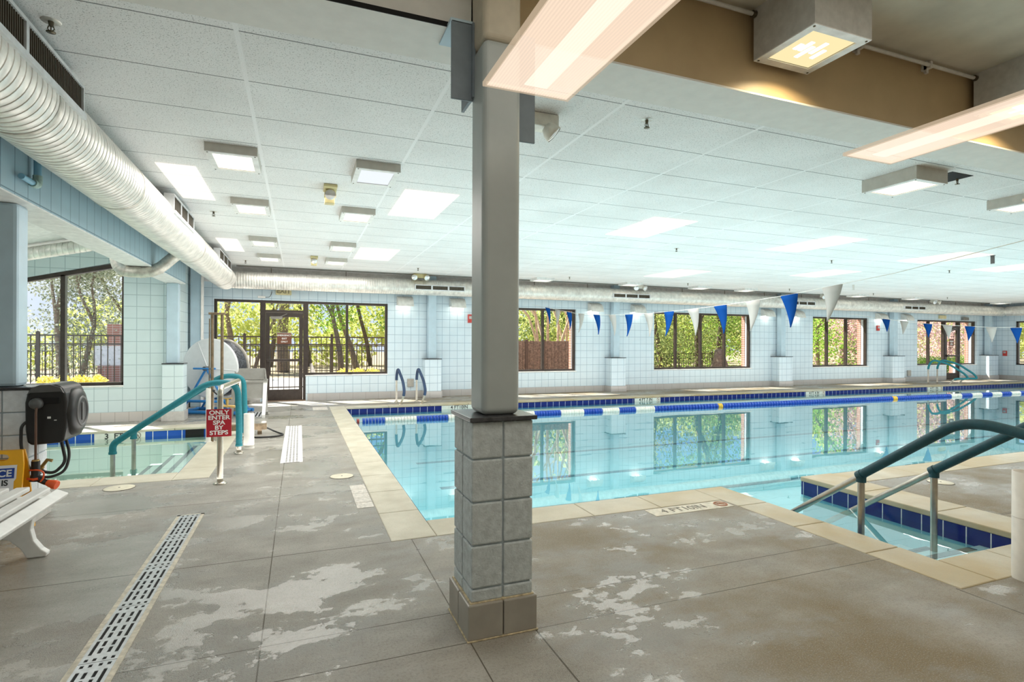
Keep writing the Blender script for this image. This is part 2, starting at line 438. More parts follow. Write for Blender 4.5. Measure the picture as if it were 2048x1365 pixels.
bluetile2 = grid_mat('spa_waterline_tile', (0.02, 0.09, 0.42), (0.75, 0.78, 0.72), 0.20, 0, 0.05, 0, 0.005, 0.15)
lanedark = M('lane_line_tile', (0.10, 0.24, 0.30), 0.5)
nosing = M('step_nosing', (0.10, 0.11, 0.12), 0.5)
bark = M('bark', (0.24, 0.19, 0.14), 0.9, var=0.2, nscale=14, bump=0.8, bscale=40)
barkp = M('pale_bark', (0.62, 0.48, 0.32), 0.8, var=0.15, nscale=8)
barkd = M('dark_bark', (0.12, 0.09, 0.065), 0.9, var=0.2, nscale=14)
fencem = M('bronze_fence', (0.055, 0.045, 0.04), 0.45, 0.2)
fencewood = M('weathered_boards', (0.24, 0.19, 0.15), 0.85, var=0.25, nscale=18)
patio = M('patio_concrete', (0.62, 0.60, 0.55), 0.8, var=0.05, nscale=2)
dirt = M('leaf_litter', (0.34, 0.27, 0.17), 0.95, var=0.2, nscale=4)
asphalt = M('pale_road', (0.50, 0.51, 0.54), 0.85, var=0.04)
brick = grid_mat('brick_jamb', (0.42, 0.20, 0.14), (0.60, 0.52, 0.46), 0.20, 0.075, 0, 0, 0.006, 0.8, 0.15)

# ------------------------------------------------------------------ mesh helpers
class MB:
    def __init__(self):
        self.v, self.f, self.sm = [], [], []
    def add(self, vs, fs, smooth=False):
        k = len(self.v)
        self.v += [tuple(p) for p in vs]
        self.f += [tuple(i + k for i in f) for f in fs]
        self.sm += [smooth] * len(fs)
        return self
    def box(self, x0, x1, y0, y1, z0, z1, bev=0.0, seg=2):
        if bev <= 0:
            v = [(x, y, z) for z in (z0, z1) for y in (y0, y1) for x in (x0, x1)]
            return self.add(v, [(0, 2, 3, 1), (4, 5, 7, 6), (0, 1, 5, 4), (2, 6, 7, 3), (0, 4, 6, 2), (1, 3, 7, 5)])
        bm = bmesh.new()
        bmesh.ops.create_cube(bm, size=1)
        for w in bm.verts:
            w.co = Vector(((x0 + x1) / 2 + w.co.x * (x1 - x0), (y0 + y1) / 2 + w.co.y * (y1 - y0), (z0 + z1) / 2 + w.co.z * (z1 - z0)))
        bmesh.ops.bevel(bm, geom=bm.edges[:], offset=bev, segments=seg, affect='EDGES', profile=0.5)
        bm.verts.index_update()
        self.add([w.co[:] for w in bm.verts], [[w.index for w in f.verts] for f in bm.faces])
        bm.free()
        return self
    def tube(self, pts, r, n=14, cap=True, closed=False):
        pts = [Vector(p) for p in pts]
        rs = r if isinstance(r, (list, tuple)) else [r] * len(pts)
        m = len(pts)
        rings = []
        prev = None
        for i, p in enumerate(pts):
            if closed:
                t = (pts[(i + 1) % m] - pts[i - 1]).normalized()
            else:
                t = (pts[min(i + 1, m - 1)] - pts[max(i - 1, 0)]).normalized()
            if prev is None:
                a = Vector((0, 0, 1)) if abs(t.z) < 0.9 else Vector((1, 0, 0))
                e1 = t.cross(a).normalized()
            else:
                e1 = (prev - t * prev.dot(t)).normalized()
            e2 = t.cross(e1)
            prev = e1
            rings.append([p + (e1 * math.cos(2 * PI * k / n) + e2 * math.sin(2 * PI * k / n)) * rs[i] for k in range(n)])
        vs = [q for R in rings for q in R]
        fs = []
        for i in range(m if closed else m - 1):
            b = ((i + 1) % m) * n
            a = i * n
            for k in range(n):
                fs.append((a + k, a + (k + 1) % n, b + (k + 1) % n, b + k))
        self.add(vs, fs, True)
        if cap and not closed:
            self.add(rings[0], [tuple(range(n - 1, -1, -1))])
            self.add(rings[-1], [tuple(range(n))])
        return self
    def cyl(self, p0, p1, r0, r1=None, n=20):
        return self.tube([p0, p1], [r0, r0 if r1 is None else r1], n)
    def lathe(self, prof, c=(0, 0, 0), n=24, axis='Z'):
        vs, fs = [], []
        for (r, h) in prof:
            for k in range(n):
                a = 2 * PI * k / n
                p = (r * math.cos(a), r * math.sin(a), h)
                if axis == 'Y':
                    p = (p[0], p[2], p[1])
                elif axis == 'X':
                    p = (p[2], p[0], p[1])
                vs.append((p[0] + c[0], p[1] + c[1], p[2] + c[2]))
        for i in range(len(prof) - 1):
            for k in range(n):
                fs.append((i * n + k, i * n + (k + 1) % n, (i + 1) * n + (k + 1) % n, (i + 1) * n + k))
        return self.add(vs, fs, True)
    def prism(self, poly, a0, a1, plane='XZ'):
        """poly in the plane, pushed along the third axis from a0 to a1"""
        def pt(p, a):
            return {'XZ': (p[0], a, p[1]), 'XY': (p[0], p[1], a), 'YZ': (a, p[0], p[1])}[plane]
        n = len(poly)
        vs = [pt(p, a0) for p in poly] + [pt(p, a1) for p in poly]
        fs = [tuple(range(n - 1, -1, -1)), tuple(range(n, 2 * n))] + [(i, (i + 1) % n, n + (i + 1) % n, n + i) for i in range(n)]
        return self.add(vs, fs)
    def sphere(self, c, r, n=12, sc=(1, 1, 1)):
        prof = [(max(1e-4, math.sin(PI * i / n)) * r, -math.cos(PI * i / n) * r) for i in range(n + 1)]
        vs, fs = [], []
        for (rr, h) in prof:
            for k in range(2 * n):
                a = PI * k / n
                vs.append((c[0] + rr * math.cos(a) * sc[0], c[1] + rr * math.sin(a) * sc[1], c[2] + h * sc[2]))
        for i in range(n):
            for k in range(2 * n):
                fs.append((i * 2 * n + k, i * 2 * n + (k + 1) % (2 * n), (i + 1) * 2 * n + (k + 1) % (2 * n), (i + 1) * 2 * n + k))
        return self.add(vs, fs, True)
    def xform(self, mat):
        self.v = [tuple(mat @ Vector(p)) for p in self.v]
        return self

def rootpos(o):
    p = Vector((0, 0, 0))
    while o is not None:
        p += Vector(o.location)
        o = o.parent
    return p

def obj(name, mb, mat, parent=None, world=True, recalc=True, mat2=None):
    """one mesh object; verts given in world space are brought to the parent's frame"""
    me = bpy.data.meshes.new(name)
    off = rootpos(parent) if (parent is not None and world) else Vector((0, 0, 0))
    me.from_pydata([(p[0] - off.x, p[1] - off.y, p[2] - off.z) for p in mb.v], [], mb.f)
    me.polygons.foreach_set('use_smooth', mb.sm)
    if recalc:
        bm = bmesh.new(); bm.from_mesh(me)
        bmesh.ops.recalc_face_normals(bm, faces=bm.faces[:])
        bm.to_mesh(me); bm.free()
    me.materials.append(mat)
    o = bpy.data.objects.new(name, me)
    COL.objects.link(o)
    if parent is not None:
        o.parent = parent
    return o

def tag(o, label, cat, group=None, kind=None):
    o['label'] = label
    o['category'] = cat
    if group:
        o['group'] = group
    if kind:
        o['kind'] = kind
    return o

def thing(name, label, cat, loc=(0, 0, 0), group=None, rotz=0.0):
    o = bpy.data.objects.new(name, None)
    COL.objects.link(o)
    o.empty_display_size = 0.1
    o.location = loc
    o.rotation_euler = (0, 0, rotz)
    return tag(o, label, cat, group)

def struct(name, mb, mat, parent=None, world=True):
    o = obj(name, mb, mat, parent, world)
    if parent is None:
        o['kind'] = 'structure'
    return o

def dup(root, loc, label, rotz=None):
    r = root.copy(); COL.objects.link(r)
    r.location = loc
    if rotz is not None:
        r.rotation_euler = (0, 0, rotz)
    r['label'] = label
    for ch in list(root.children):
        c = ch.copy(); COL.objects.link(c); c.parent = r
        for g in list(ch.children):
            d = g.copy(); COL.objects.link(d); d.parent = c
    return r

def text(name, s, mat, parent, size, origin, ex, ey, bold=0.0, align='CENTER', depth=0.002, xs=1.0):
    """flat lettering with thickness; ex, ey are the world directions of the line and of 'up'"""
    cu = bpy.data.curves.new(name, 'FONT')
    cu.body = s
    cu.size = size
    cu.align_x = align
    cu.align_y = 'CENTER'
    cu.offset = bold
    cu.extrude = depth / 2
    cu.space_line = 0.95
    tmp = bpy.data.objects.new(name, cu)
    COL.objects.link(tmp)
    dg = bpy.context.evaluated_depsgraph_get()
    me = bpy.data.meshes.new_from_object(tmp.evaluated_get(dg))
    bpy.data.objects.remove(tmp)
    ex, ey = Vector(ex).normalized(), Vector(ey).normalized()
    ez = ex.cross(ey)
    off = rootpos(parent) if parent is not None else Vector((0, 0, 0))
    o0 = Vector(origin) - off
    for v in me.vertices:
        v.co = o0 + ex * v.co.x * xs + ey * v.co.y + ez * v.co.z
    me.materials.clear(); me.materials.append(mat)
    o = bpy.data.objects.new(name, me)
    COL.objects.link(o)
    if parent is not None:
        o.parent = parent
    return o

def fillet(pts, rad, n=6):
    """round the corners of a polyline"""
    P = [Vector(p) for p in pts]
    out = [P[0]]
    for i in range(1, len(P) - 1):
        a, b = (P[i - 1] - P[i]), (P[i + 1] - P[i])
        r = min(rad, a.length * 0.48, b.length * 0.48)
        p0, p1 = P[i] + a.normalized() * r, P[i] + b.normalized() * r
        for k in range(n + 1):
            t = k / n
            out.append(p0 * (1 - t) ** 2 + P[i] * 2 * t * (1 - t) + p1 * t * t)
    out.append(P[-1])
    return out

# ================================================================== SETTING
YW, ZC, XL, XR = 13.85, 3.08, -2.2, 27.0
WZ, SWZ = -0.115, -0.12
# deck, cut around the pool, the stair recess and the spa
fl = MB()
def slab(x0, x1, y0, y1):
    fl.box(x0, x1, y0, y1, -0.25, 0.0)
slab(-8.0, XR, -2.0, 1.93)
slab(-8.0, 3.47, 1.93, 3.80)
slab(5.25, XR, 1.93, 3.80)
slab(-8.0, 0.595, 3.80, 6.26)
slab(-0.85, 0.595, 6.26, 12.33)
slab(-5.2, -0.85, 10.42, 12.33)
slab(-5.2, XR, 12.33, YW)
struct('floor', fl, m_floor)

# coping: separate cast stones with open joints
def coping(name, x0, x1, y0, y1, along, step, z0=-0.035, z1=0.004):
    mb = MB()
    a0, a1 = (x0, x1) if along == 'x' else (y0, y1)
    n = max(1, round((a1 - a0) / step))
    for i in range(n):
        p, q = a0 + (a1 - a0) * i / n + 0.002, a0 + (a1 - a0) * (i + 1) / n - 0.002
        if along == 'x':
            mb.box(p, q, y0, y1, z0, z1, 0.008)
        else:
            mb.box(x0, x1, p, q, z0, z1, 0.008)
    return struct(name, mb, m_coping)
coping('trim_1', 0.595, 0.915, 3.80, 12.33, 'y', 0.66)
coping('trim_2', 0.915, 3.47, 3.80, 4.16, 'x', 0.62)
coping('trim_3', 3.47, 3.79, 1.93, 4.16, 'y', 0.56)
coping('trim_4', 3.79, 5.25, 1.93, 2.25, 'x', 0.5)
coping('trim_5', 4.82, 5.25, 2.25, 4.16, 'y', 0.62, -0.035, 0.012)
coping('trim_6', 5.25, XR, 3.80, 4.16, 'x', 0.9)
coping('trim_7', 0.915, XR, 12.0, 12.33, 'x', 0.9)
coping('trim_8', -1.18, -0.85, 6.26, 10.42, 'y', 0.5)
coping('trim_9', -5.2, -1.18, 6.26, 6.62, 'x', 0.66)
coping('trim_10', -5.2, -1.18, 10.06, 10.42, 'x', 0.66)

# pool basin: walls, floor, stairs in the recess
PB = -1.05
pw = MB()
pw.box(0.60, 0.93, 3.86, 12.3, PB, -0.035)
pw.box(0.93, 3.77, 3.86, 4.14, PB, -0.035)
pw.box(3.50, 3.77, 2.0, 3.86, PB, -0.035)
pw.box(3.77, 4.84, 2.0, 2.27, PB, -0.035)
pw.box(4.84, 5.1, 2.0, 4.14, PB, -0.035)
pw.box(5.1, XR, 3.86, 4.14, PB, -0.035)
pw.box(0.93, XR, 12.02, 12.3, PB, -0.035)
pw.box(XR - 0.4, XR, 4.14, 12.02, PB, -0.035)
pool = struct('pool_basin', pw, pooltile)
pf = MB(); pf.box(0.60, XR, 2.0, 12.3, PB - 0.15, PB)
struct('pool_floor', pf, poolfloor, pool)
st = MB(); ns = MB()
for k in range(4):
    y0, y1, zt = 2.27 + 0.30 * k, 2.27 + 0.30 * (k + 1), -0.15 - 0.10 * k
    st.box(3.77, 4.84, y0, y1, PB, zt)
    ns.box(3.85, 4.70, y1 - 0.055, y1 + 0.002, zt - 0.01, zt + 0.003)
struct('pool_steps', st, steptile, pool)
struct('step_nosing', ns, nosing, pool)
tb = MB()
tb.box(0.915, XR, 11.985, 12.02, -0.155, -0.036)
tb.box(0.93, 3.77, 4.14, 4.152, -0.155, -0.036)
tb.box(0.93, 0.942, 4.15, 12.0, -0.155, -0.036)
tb.box(4.826, 4.84, 2.27, 4.15, -0.17, -0.036)
tb.box(3.77, 3.782, 2.27, 4.15, -0.155, -0.036)
tb.box(3.78, 4.83, 2.27, 2.282, -0.155, -0.036)
tb.box(4.84, XR, 4.14, 4.152, -0.155, -0.036)
struct('waterline_tiles', tb, bluetile, pool)
lt = MB()
for yy in (5.7, 7.3, 8.9, 10.9):
    lt.box(2.2, XR - 1.5, yy - 0.07, yy + 0.07, PB, PB + 0.004)
struct('lane_lines', lt, lanedark, pool)
wt = MB()
wt.add([(0.93, 4.14, WZ), (XR - 0.4, 4.14, WZ), (XR - 0.4, 12.0, WZ), (0.93, 12.0, WZ)], [(0, 1, 2, 3)])
wt.add([(3.77, 2.27, WZ), (4.84, 2.27, WZ), (4.84, 4.14, WZ), (3.77, 4.14, WZ)], [(0, 1, 2, 3)])
tag(obj('pool_water', wt, m_water), 'still turquoise water filling the large lap pool', 'water', kind='stuff')

# spa basin
SB = -0.95
sw = MB()
sw.box(-1.20, -0.9, 6.4, 10.35, SB, -0.035)
sw.box(-5.2, -1.20, 6.3, 6.60, SB, -0.035)
sw.box(-5.2, -1.20, 10.08, 10.4, SB, -0.035)
sw.box(-5.4, -5.1, 6.3, 10.4, SB, -0.035)
sw.box(-5.4, -0.9, 6.3, 10.4, SB - 0.15, SB)
spa = struct('spa_basin', sw, spatile)
ss = MB(); sn = MB()
for k in range(4):
    x1, x0, zt = -1.20 - 0.29 * k, -1.20 - 0.29 * (k + 1), -0.20 - 0.13 * k
    ss.box(x0, x1, 6.6, 9.6, SB, zt)
    sn.box(x0 - 0.002, x0 + 0.055, 6.75, 9.45, zt - 0.01, zt + 0.003)
struct('spa_steps', ss, spatile, spa)
struct('step_nosing', sn, nosing, spa)
s2 = MB()
s2.box(-5.1, -1.2, 10.066, 10.08, -0.165, -0.036)
s2.box(-1.214, -1.2, 6.6, 10.08, -0.165, -0.036)
struct('waterline_tiles', s2, bluetile2, spa)
sk = MB(); sk.box(-1.70, -1.44, 10.056, 10.07, -0.16, -0.034)
struct('skimmer_mouth', sk, voidm, spa)
sp_ = MB(); sp_.add([(-5.1, 6.6, SWZ), (-1.2, 6.6, SWZ), (-1.2, 10.066, SWZ), (-5.1, 10.066, SWZ)], [(0, 1, 2, 3)])
tag(obj('spa_water', sp_, m_spawater), 'clear pale green water filling the shallow spa beside the walkway', 'water', kind='stuff')

# far wall with openings (x0, x1, z0, z1)
WINS = {'a1': (-1.80, -0.86, 0.60, 2.36), 'door': (-0.80, 0.14, 0.0, 2.36), 'a2': (0.16, 2.06, 0.60, 2.36),
        'b': (4.36, 7.37, 0.60, 2.36), 'c': (10.03, 13.87, 0.60, 2.36), 'd': (16.62, 19.42, 0.60, 2.36), 'e': (22.11, 25.78, 0.60, 2.36)}
fw = MB()
YB = YW + 0.30
segs = [(-1.80, -0.80, 0.60), (-0.80, 0.14, 0.0), (0.14, 2.06, 0.60), (4.36, 7.37, 0.60), (10.03, 13.87, 0.60), (16.62, 19.42, 0.60), (22.11, 23.86, 0.60), (23.86, 24.78, 0.0), (24.78, 25.78, 0.60)]
px = XL - 0.2
for (x0, x1, zs) in segs:
    if x0 > px + 1e-6:
        fw.box(px, x0, YW, YB, -0.25, ZC + 0.3)
    if zs > 0:
        fw.box(x0, x1, YW, YB, -0.25, zs)
    fw.box(x0, x1, YW, YB, 2.36, ZC + 0.3)
    px = x1
fw.box(px, XR + 0.3, YW, YB, -0.25, ZC + 0.3)
struct('wall_far', fw, m_wall)
# brick skin outside, seen in the window jambs
bk = MB()
px = XL - 0.2
for (x0, x1, zs) in segs:
    if x0 > px + 1e-6:
        bk.box(px - 0.01, x0 + 0.01, YB, YB + 0.14, -0.3, ZC + 0.3)
    if zs > 0:
        bk.box(x0, x1, YB, YB + 0.14, -0.3, zs + 0.01)
    bk.box(x0, x1, YB, YB + 0.14, 2.35, ZC + 0.3)
    px = x1
bk.box(px - 0.01, XR + 0.3, YB, YB + 0.14, -0.3, ZC + 0.3)
struct('wall_far_exterior', bk, brick)
# pale band above the duct and the dark ceiling edge
tr = MB(); tr.box(XL, XR, YW - 0.06, YW, 2.74, ZC)
struct('trim_11', tr, white)
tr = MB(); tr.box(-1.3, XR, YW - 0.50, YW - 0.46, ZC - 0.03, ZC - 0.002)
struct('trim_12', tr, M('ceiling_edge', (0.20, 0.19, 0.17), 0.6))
# wall base tile
def skirt(name, runs, mat=m_basetile):
    mb = MB()
    for r in runs:
        mb.box(*r)
    return struct(name, mb, mat)
skirt('baseboard_far', [(a, b, YW - 0.02, YW + 0.001, 0, 0.165) for a, b in ((-2.2, -0.84), (0.18, 23.82), (24.82, XR))])
skirt('baseboard_right', [(XR - 0.02, XR + 0.001, 5, YW - 0.02, 0, 0.165)])
skirt('baseboard_left', [(XL - 0.001, XL + 0.02, 11.4, YW, 0, 0.165)])
skirt('baseboard_spa', [(-5.2, -2.2, 11.18, 11.201, 0, 0.165)], grid_mat('spa_base_tile', (0.64, 0.60, 0.57), (0.45, 0.41, 0.38), 0.203, 0, 0.1, 0, 0.004, 0.35))

# windows
def window(name, spec, mulls, y=YW + 0.07, fr=0.055, label=None):
    x0, x1, z0, z1 = spec
    w = bpy.data.objects.new(name, None); COL.objects.link(w); w.location = (x0, y, z0); w['kind'] = 'structure'
    f = MB(); d0, d1 = y, y + 0.10
    f.box(x0, x1, d0, d1, z0, z0 + fr); f.box(x0, x1, d0, d1, z1 - fr, z1)
    f.box(x0, x0 + fr, d0, d1, z0 + fr, z1 - fr); f.box(x1 - fr, x1, d0, d1, z0 + fr, z1 - fr)
    obj('window_frame', f, bronze, w)
    for m_ in mulls:
        mm = MB(); mm.box(m_ - 0.028, m_ + 0.028, d0, d1, z0 + fr, z1 - fr); obj('mullion', mm, bronze, w)
    ed = [x0 + fr] + list(mulls) + [x1 - fr]
    for i in range(len(ed) - 1):
        g = MB(); yy = y + 0.05
        g.add([(ed[i], yy, z0 + fr), (ed[i + 1], yy, z0 + fr), (ed[i + 1], yy, z1 - fr), (ed[i], yy, z1 - fr)], [(0, 1, 2, 3)])
        obj('pane', g, m_glass, w)
    sl = MB(); sl.box(x0 - 0.01, x1 + 0.01, YW - 0.012, y, z0 - 0.02, z0 + 0.004)
    obj('window_sill', sl, white, w)
    return w
window('window_1', (-1.80, -0.80, 0.60, 2.36), [])
window('window_2', (0.14, 2.06, 0.60, 2.36), [1.085])
window('window_3', WINS['b'], [5.35, 6.36])
window('window_4', WINS['c'], [10.90, 11.86, 12.82])
window('window_5', WINS['d'], [17.42, 18.38])
window('window_6', (22.11, 23.86, 0.60, 2.36), [22.93])
window('window_7', (24.78, 25.78, 0.60, 2.36), [])

def door(name, x0, x1, y=YW + 0.07):
    d = bpy.data.objects.new(name, None); COL.objects.link(d); d.location = ((x0 + x1) / 2, y, 0); d['kind'] = 'structure'
    f = MB(); a, b = y - 0.01, y + 0.11
    f.box(x0, x0 + 0.06, a, b, 0, 2.36); f.box(x1 - 0.06, x1, a, b, 0, 2.36)
    f.box(x0 + 0.06, x1 - 0.06, a, b, 2.30, 2.36); f.box(x0 + 0.06, x1 - 0.06, a, b, 2.085, 2.14)
    obj('door_frame', f, bronze, d)
    l = MB(); p, q = x0 + 0.065, x1 - 0.065
    l.box(p, p + 0.085, y, y + 0.05, 0.02, 2.08); l.box(q - 0.085, q, y, y + 0.05, 0.02, 2.08)
    l.box(p + 0.085, q - 0.085, y, y + 0.05, 1.98, 2.08); l.box(p + 0.085, q - 0.085, y, y + 0.05, 0.02, 0.27)
    lf = obj('door_leaf', l, bronze, d)
    bar = MB(); bar.box(p + 0.02, q - 0.02, y - 0.06, y - 0.02, 0.93, 0.99, 0.008); bar.box(p + 0.03, p + 0.09, y - 0.05, y, 0.92, 1.0); bar.box(q - 0.09, q - 0.03, y - 0.05, y, 0.92, 1.0)
    obj('push_bar', bar, bronze, lf)
    cl = MB(); cl.box(p + 0.10, p + 0.36, y - 0.06, y, 1.93, 1.99, 0.008); cl.cyl((p + 0.32, y - 0.03, 1.99), (p + 0.46, y - 0.10, 2.05), 0.01)
    obj('door_closer', cl, M('closer_grey', (0.26, 0.25, 0.23), 0.4, 0.4), lf)
    g = MB(); yy = y + 0.03
    g.add([(p + 0.085, yy, 0.27), (q - 0.085, yy, 0.27), (q - 0.085, yy, 1.98), (p + 0.085, yy, 1.98)], [(0, 1, 2, 3)])
    obj('pane', g, m_glass, d)
    g = MB(); g.add([(x0 + 0.06, yy, 2.14), (x1 - 0.06, yy, 2.14), (x1 - 0.06, yy, 2.30), (x0 + 0.06, yy, 2.30)], [(0, 1, 2, 3)])
    obj('transom_pane', g, m_glass, d)
    th = MB(); th.box(x0, x1, YW - 0.03, y + 0.12, 0, 0.018); obj('threshold', th, M('threshold', (0.30, 0.20, 0.14), 0.5), d)
    return d
door('door_1', -0.80, 0.14)
door('door_2', 23.86, 24.78)

# right wall, window set from Y 10.2 to 13.12
rw = MB()
rw.box(XR, XR + 0.3, 4.0, 9.6, -0.25, ZC + 0.3); rw.box(XR, XR + 0.3, 13.15, YB, -0.25, ZC + 0.3)
rw.box(XR, XR + 0.3, 9.6, 13.15, -0.25, 0.60); rw.box(XR, XR + 0.3, 9.6, 13.15, 2.36, ZC + 0.3)
struct('wall_right', rw, m_wall)
w8 = bpy.data.objects.new('window_8', None); COL.objects.link(w8); w8.location = (XR + 0.1, 13.15, 0.6); w8['kind'] = 'structure'
f = MB(); a, b = XR + 0.06, XR + 0.16
f.box(a, b, 9.6, 13.15, 0.6, 0.655); f.box(a, b, 9.6, 13.15, 2.305, 2.36)
for yy in (9.6, 10.75, 11.95, 13.095):
    f.box(a, b, yy, yy + 0.055, 0.6, 2.36)
obj('window_frame', f, bronze, w8)
g = MB(); g.add([(XR + 0.11, 9.65, 0.65), (XR + 0.11, 13.1, 0.65), (XR + 0.11, 13.1, 2.31), (XR + 0.11, 9.65, 2.31)], [(0, 1, 2, 3)])
obj('pane', g, m_glass, w8)

# left wall beside the spa, header over the opening, spa end wall with a raked window head
lw = MB(); lw.box(XL - 0.2, XL, 11.30, YW, -0.25, ZC + 0.3)
struct('wall_left', lw, m_wallw)
hd = MB(); hd.box(-2.20, -1.90, 2.3, 11.2, 2.425, 3.5)
struct('trim_13', hd, m_header)
hs = MB(); hs.box(-2.20, -1.902, 2.3, 11.2, 2.413, 2.4245)
struct('trim_14', hs, white)
def rz(x):
    return 3.22 + 0.245 * (x + 2.25)
se = MB()
se.box(-5.3, -2.20, 11.2, 11.5, -0.25, 0.62)
se.prism([(-2.83, 0.62), (-2.20, 0.62), (-2.20, rz(-2.2) + 0.2), (-2.83, rz(-2.83) + 0.2)], 11.2, 11.5)
se.prism([(-5.3, rz(-5.3) - 0.34), (-2.83, rz(-2.83) - 0.30), (-2.83, rz(-2.83) + 0.2), (-5.3, rz(-5.3) + 0.2)], 11.2, 11.5)
se.prism([(-5.3, 0.62), (-4.75, 0.62), (-4.75, rz(-4.75) - 0.30), (-5.3, rz(-5.3) - 0.30)], 11.2, 11.5)
struct('wall_spa', se, m_wallw)
ws = bpy.data.objects.new('window_9', None); COL.objects.link(ws); ws.location = (-3.8, 11.25, 0.62); ws['kind'] = 'structure'
f = MB()
zt = lambda x: rz(x) - 0.32
f.box(-4.75, -2.83, 11.24, 11.34, 0.62, 0.68)
f.prism([(-4.75, zt(-4.75) - 0.07), (-2.83, zt(-2.83) - 0.07), (-2.83, zt(-2.83)), (-4.75, zt(-4.75))], 11.24, 11.34)
f.box(-2.865, -2.83, 11.24, 11.34, 0.62, zt(-2.84)); f.box(-4.75, -4.70, 11.24, 11.34, 0.62, zt(-4.72))
obj('window_frame', f, bronze, ws)
f = MB(); f.box(-3.73, -3.665, 11.24, 11.34, 0.68, zt(-3.7) - 0.05); obj('mullion', f, bronze, ws)
g = MB(); g.add([(-4.7, 11.29, 0.68), (-2.86, 11.29, 0.68), (-2.86, 11.29, zt(-2.86) - 0.06), (-4.7, 11.29, zt(-4.7) - 0.06)], [(0, 1, 2, 3)]); obj('pane', g, m_glass, ws)
g = MB(); g.box(-4.75, -2.83, 11.19, 11.25, 0.60, 0.625); obj('window_sill', g, white, ws)
sl = MB(); sl.box(-5.5, -5.2, 2.3, 11.5, -0.25, 2.8); struct('wall_spa_left', sl, m_wallw)
sc_ = MB(); sc_.prism([(-5.5, rz(-5.5)), (-2.2, rz(-2.2)), (-2.2, rz(-2.2) + 0.15), (-5.5, rz(-5.5) + 0.15)], 2.3, 11.5)
struct('ceiling_spa', sc_, white)

# ceilings
ce = MB(); ce.box(-1.9, XR, 3.0, YW, ZC, ZC + 0.08); struct('ceiling', ce, m_ceil)
nw = MB(); nw.box(-8.0, XR, -2.15, -2.0, -0.25, 3.6); struct('wall_near', nw, M('near_wall_paint', (0.60, 0.57, 0.50), 0.7, nscale=2))
nw = MB(); nw.box(XR, XR + 0.3, -2.15, 4.0, -0.25, 3.6); nw.box(-8.15, -8.0, -2.15, 11.5, -0.25, 3.6); struct('wall_near_ends', nw, m_wallw)
nw = MB(); nw.box(-8.0, -5.2, 11.2, 11.5, -0.25, 3.6); nw.box(-8.0, -2.2, -2.0, 2.6, 3.45, 3.6); nw.box(-8.0, -5.2, 2.6, 11.5, 3.0, 3.15); struct('wall_spa_corner', nw, m_wallw)
cn = MB(); cn.box(-2.2, XR, -2.0, 3.05, 3.49, 3.6); struct('ceiling_near', cn, plaster)
cr = MB(); cr.box(-6, -2.2, 2.9, 11.7, ZC + 0.42, ZC + 0.6); cr.box(-2.2, XR + 0.5, 2.9, YB + 0.3, ZC + 0.42, ZC + 0.6); struct('ceiling_roof', cr, plaster)

# ================================================================== COLUMNS
# foreground column: block pedestal, slate cap, steel post with brackets
col = thing('support_column', 'big steel post on a painted block pedestal in the middle foreground', 'column', (0.9, 2.55, 0))
core = MB(); core.box(0.752, 1.038, 2.415, 2.70, 0.15, 1.005)
obj('mortar_core', core, mortar, col)
zs = [0.168, 0.232, 0.432, 0.632, 0.832, 1.008]
bl = MB()
for i in range(5):
    for (xa, xb) in ((0.742, 0.893), (0.901, 1.048)):
        for (ya, yb) in ((2.405, 2.556), (2.564, 2.712)):
            bl.box(xa, xb, ya, yb, zs[i] + 0.004, zs[i + 1] - 0.004, 0.007)
obj('block_pedestal', bl, pedblock, col)
bt = MB()
for (xa, xb) in ((0.722, 0.893), (0.897, 1.066)):
    for (ya, yb) in ((2.388, 2.556), (2.560, 2.73)):
        bt.box(xa, xb, ya, yb, 0.004, 0.168, 0.006)
obj('base_tiles', bt, basegrey, col)
gr = MB(); gr.box(0.717, 1.072, 2.383, 2.735, 0.0, 0.007, 0.003); gr.box(0.735, 1.055, 2.40, 2.72, 0.16, 0.174, 0.004)
obj('grout_line', gr, grout, col)
cp = MB(); cp.box(0.728, 1.064, 2.388, 2.732, 1.008, 1.028, 0.003)
obj('cap_plate', cp, slate, col)
sh = MB(); sh.box(0.808, 1.0, 2.45, 2.66, 1.028, 2.825, 0.032, 6)
obj('steel_shaft', sh, steelblue, col)
sh = MB(); sh.box(0.807, 1.001, 2.449, 2.661, 2.825, 3.49, 0.032, 6)  # separate piece so the reflected beige can sit in its colour
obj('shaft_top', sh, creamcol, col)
bL = MB(); bL.box(0.694, 0.806, 2.62, 2.632, 2.585, 2.975, 0.003); bL.box(0.797, 0.812, 2.60, 2.80, 2.60, 2.97)
brL = obj('bracket', bL, bracketc, col)
st_ = MB(); st_.box(0.690, 0.812, 2.62, 2.86, 2.968, 2.985); obj('bracket_seat', st_, steelpale, brL)
bo = MB(); bo.lathe([(0.0, -0.012), (0.020, -0.012), (0.020, 0.0), (0.012, 0.0), (0.012, -0.026), (0, -0.026)], (0.76, 2.68, 2.968), 6)
obj('bolt', bo, steelpale, brL)
bR = MB(); bR.box(1.0, 1.146, 2.62, 2.632, 2.42, 2.975, 0.003); bR.box(0.998, 1.012, 2.60, 2.80, 2.44, 2.97)
obj('bracket', bR, bracketc, col)

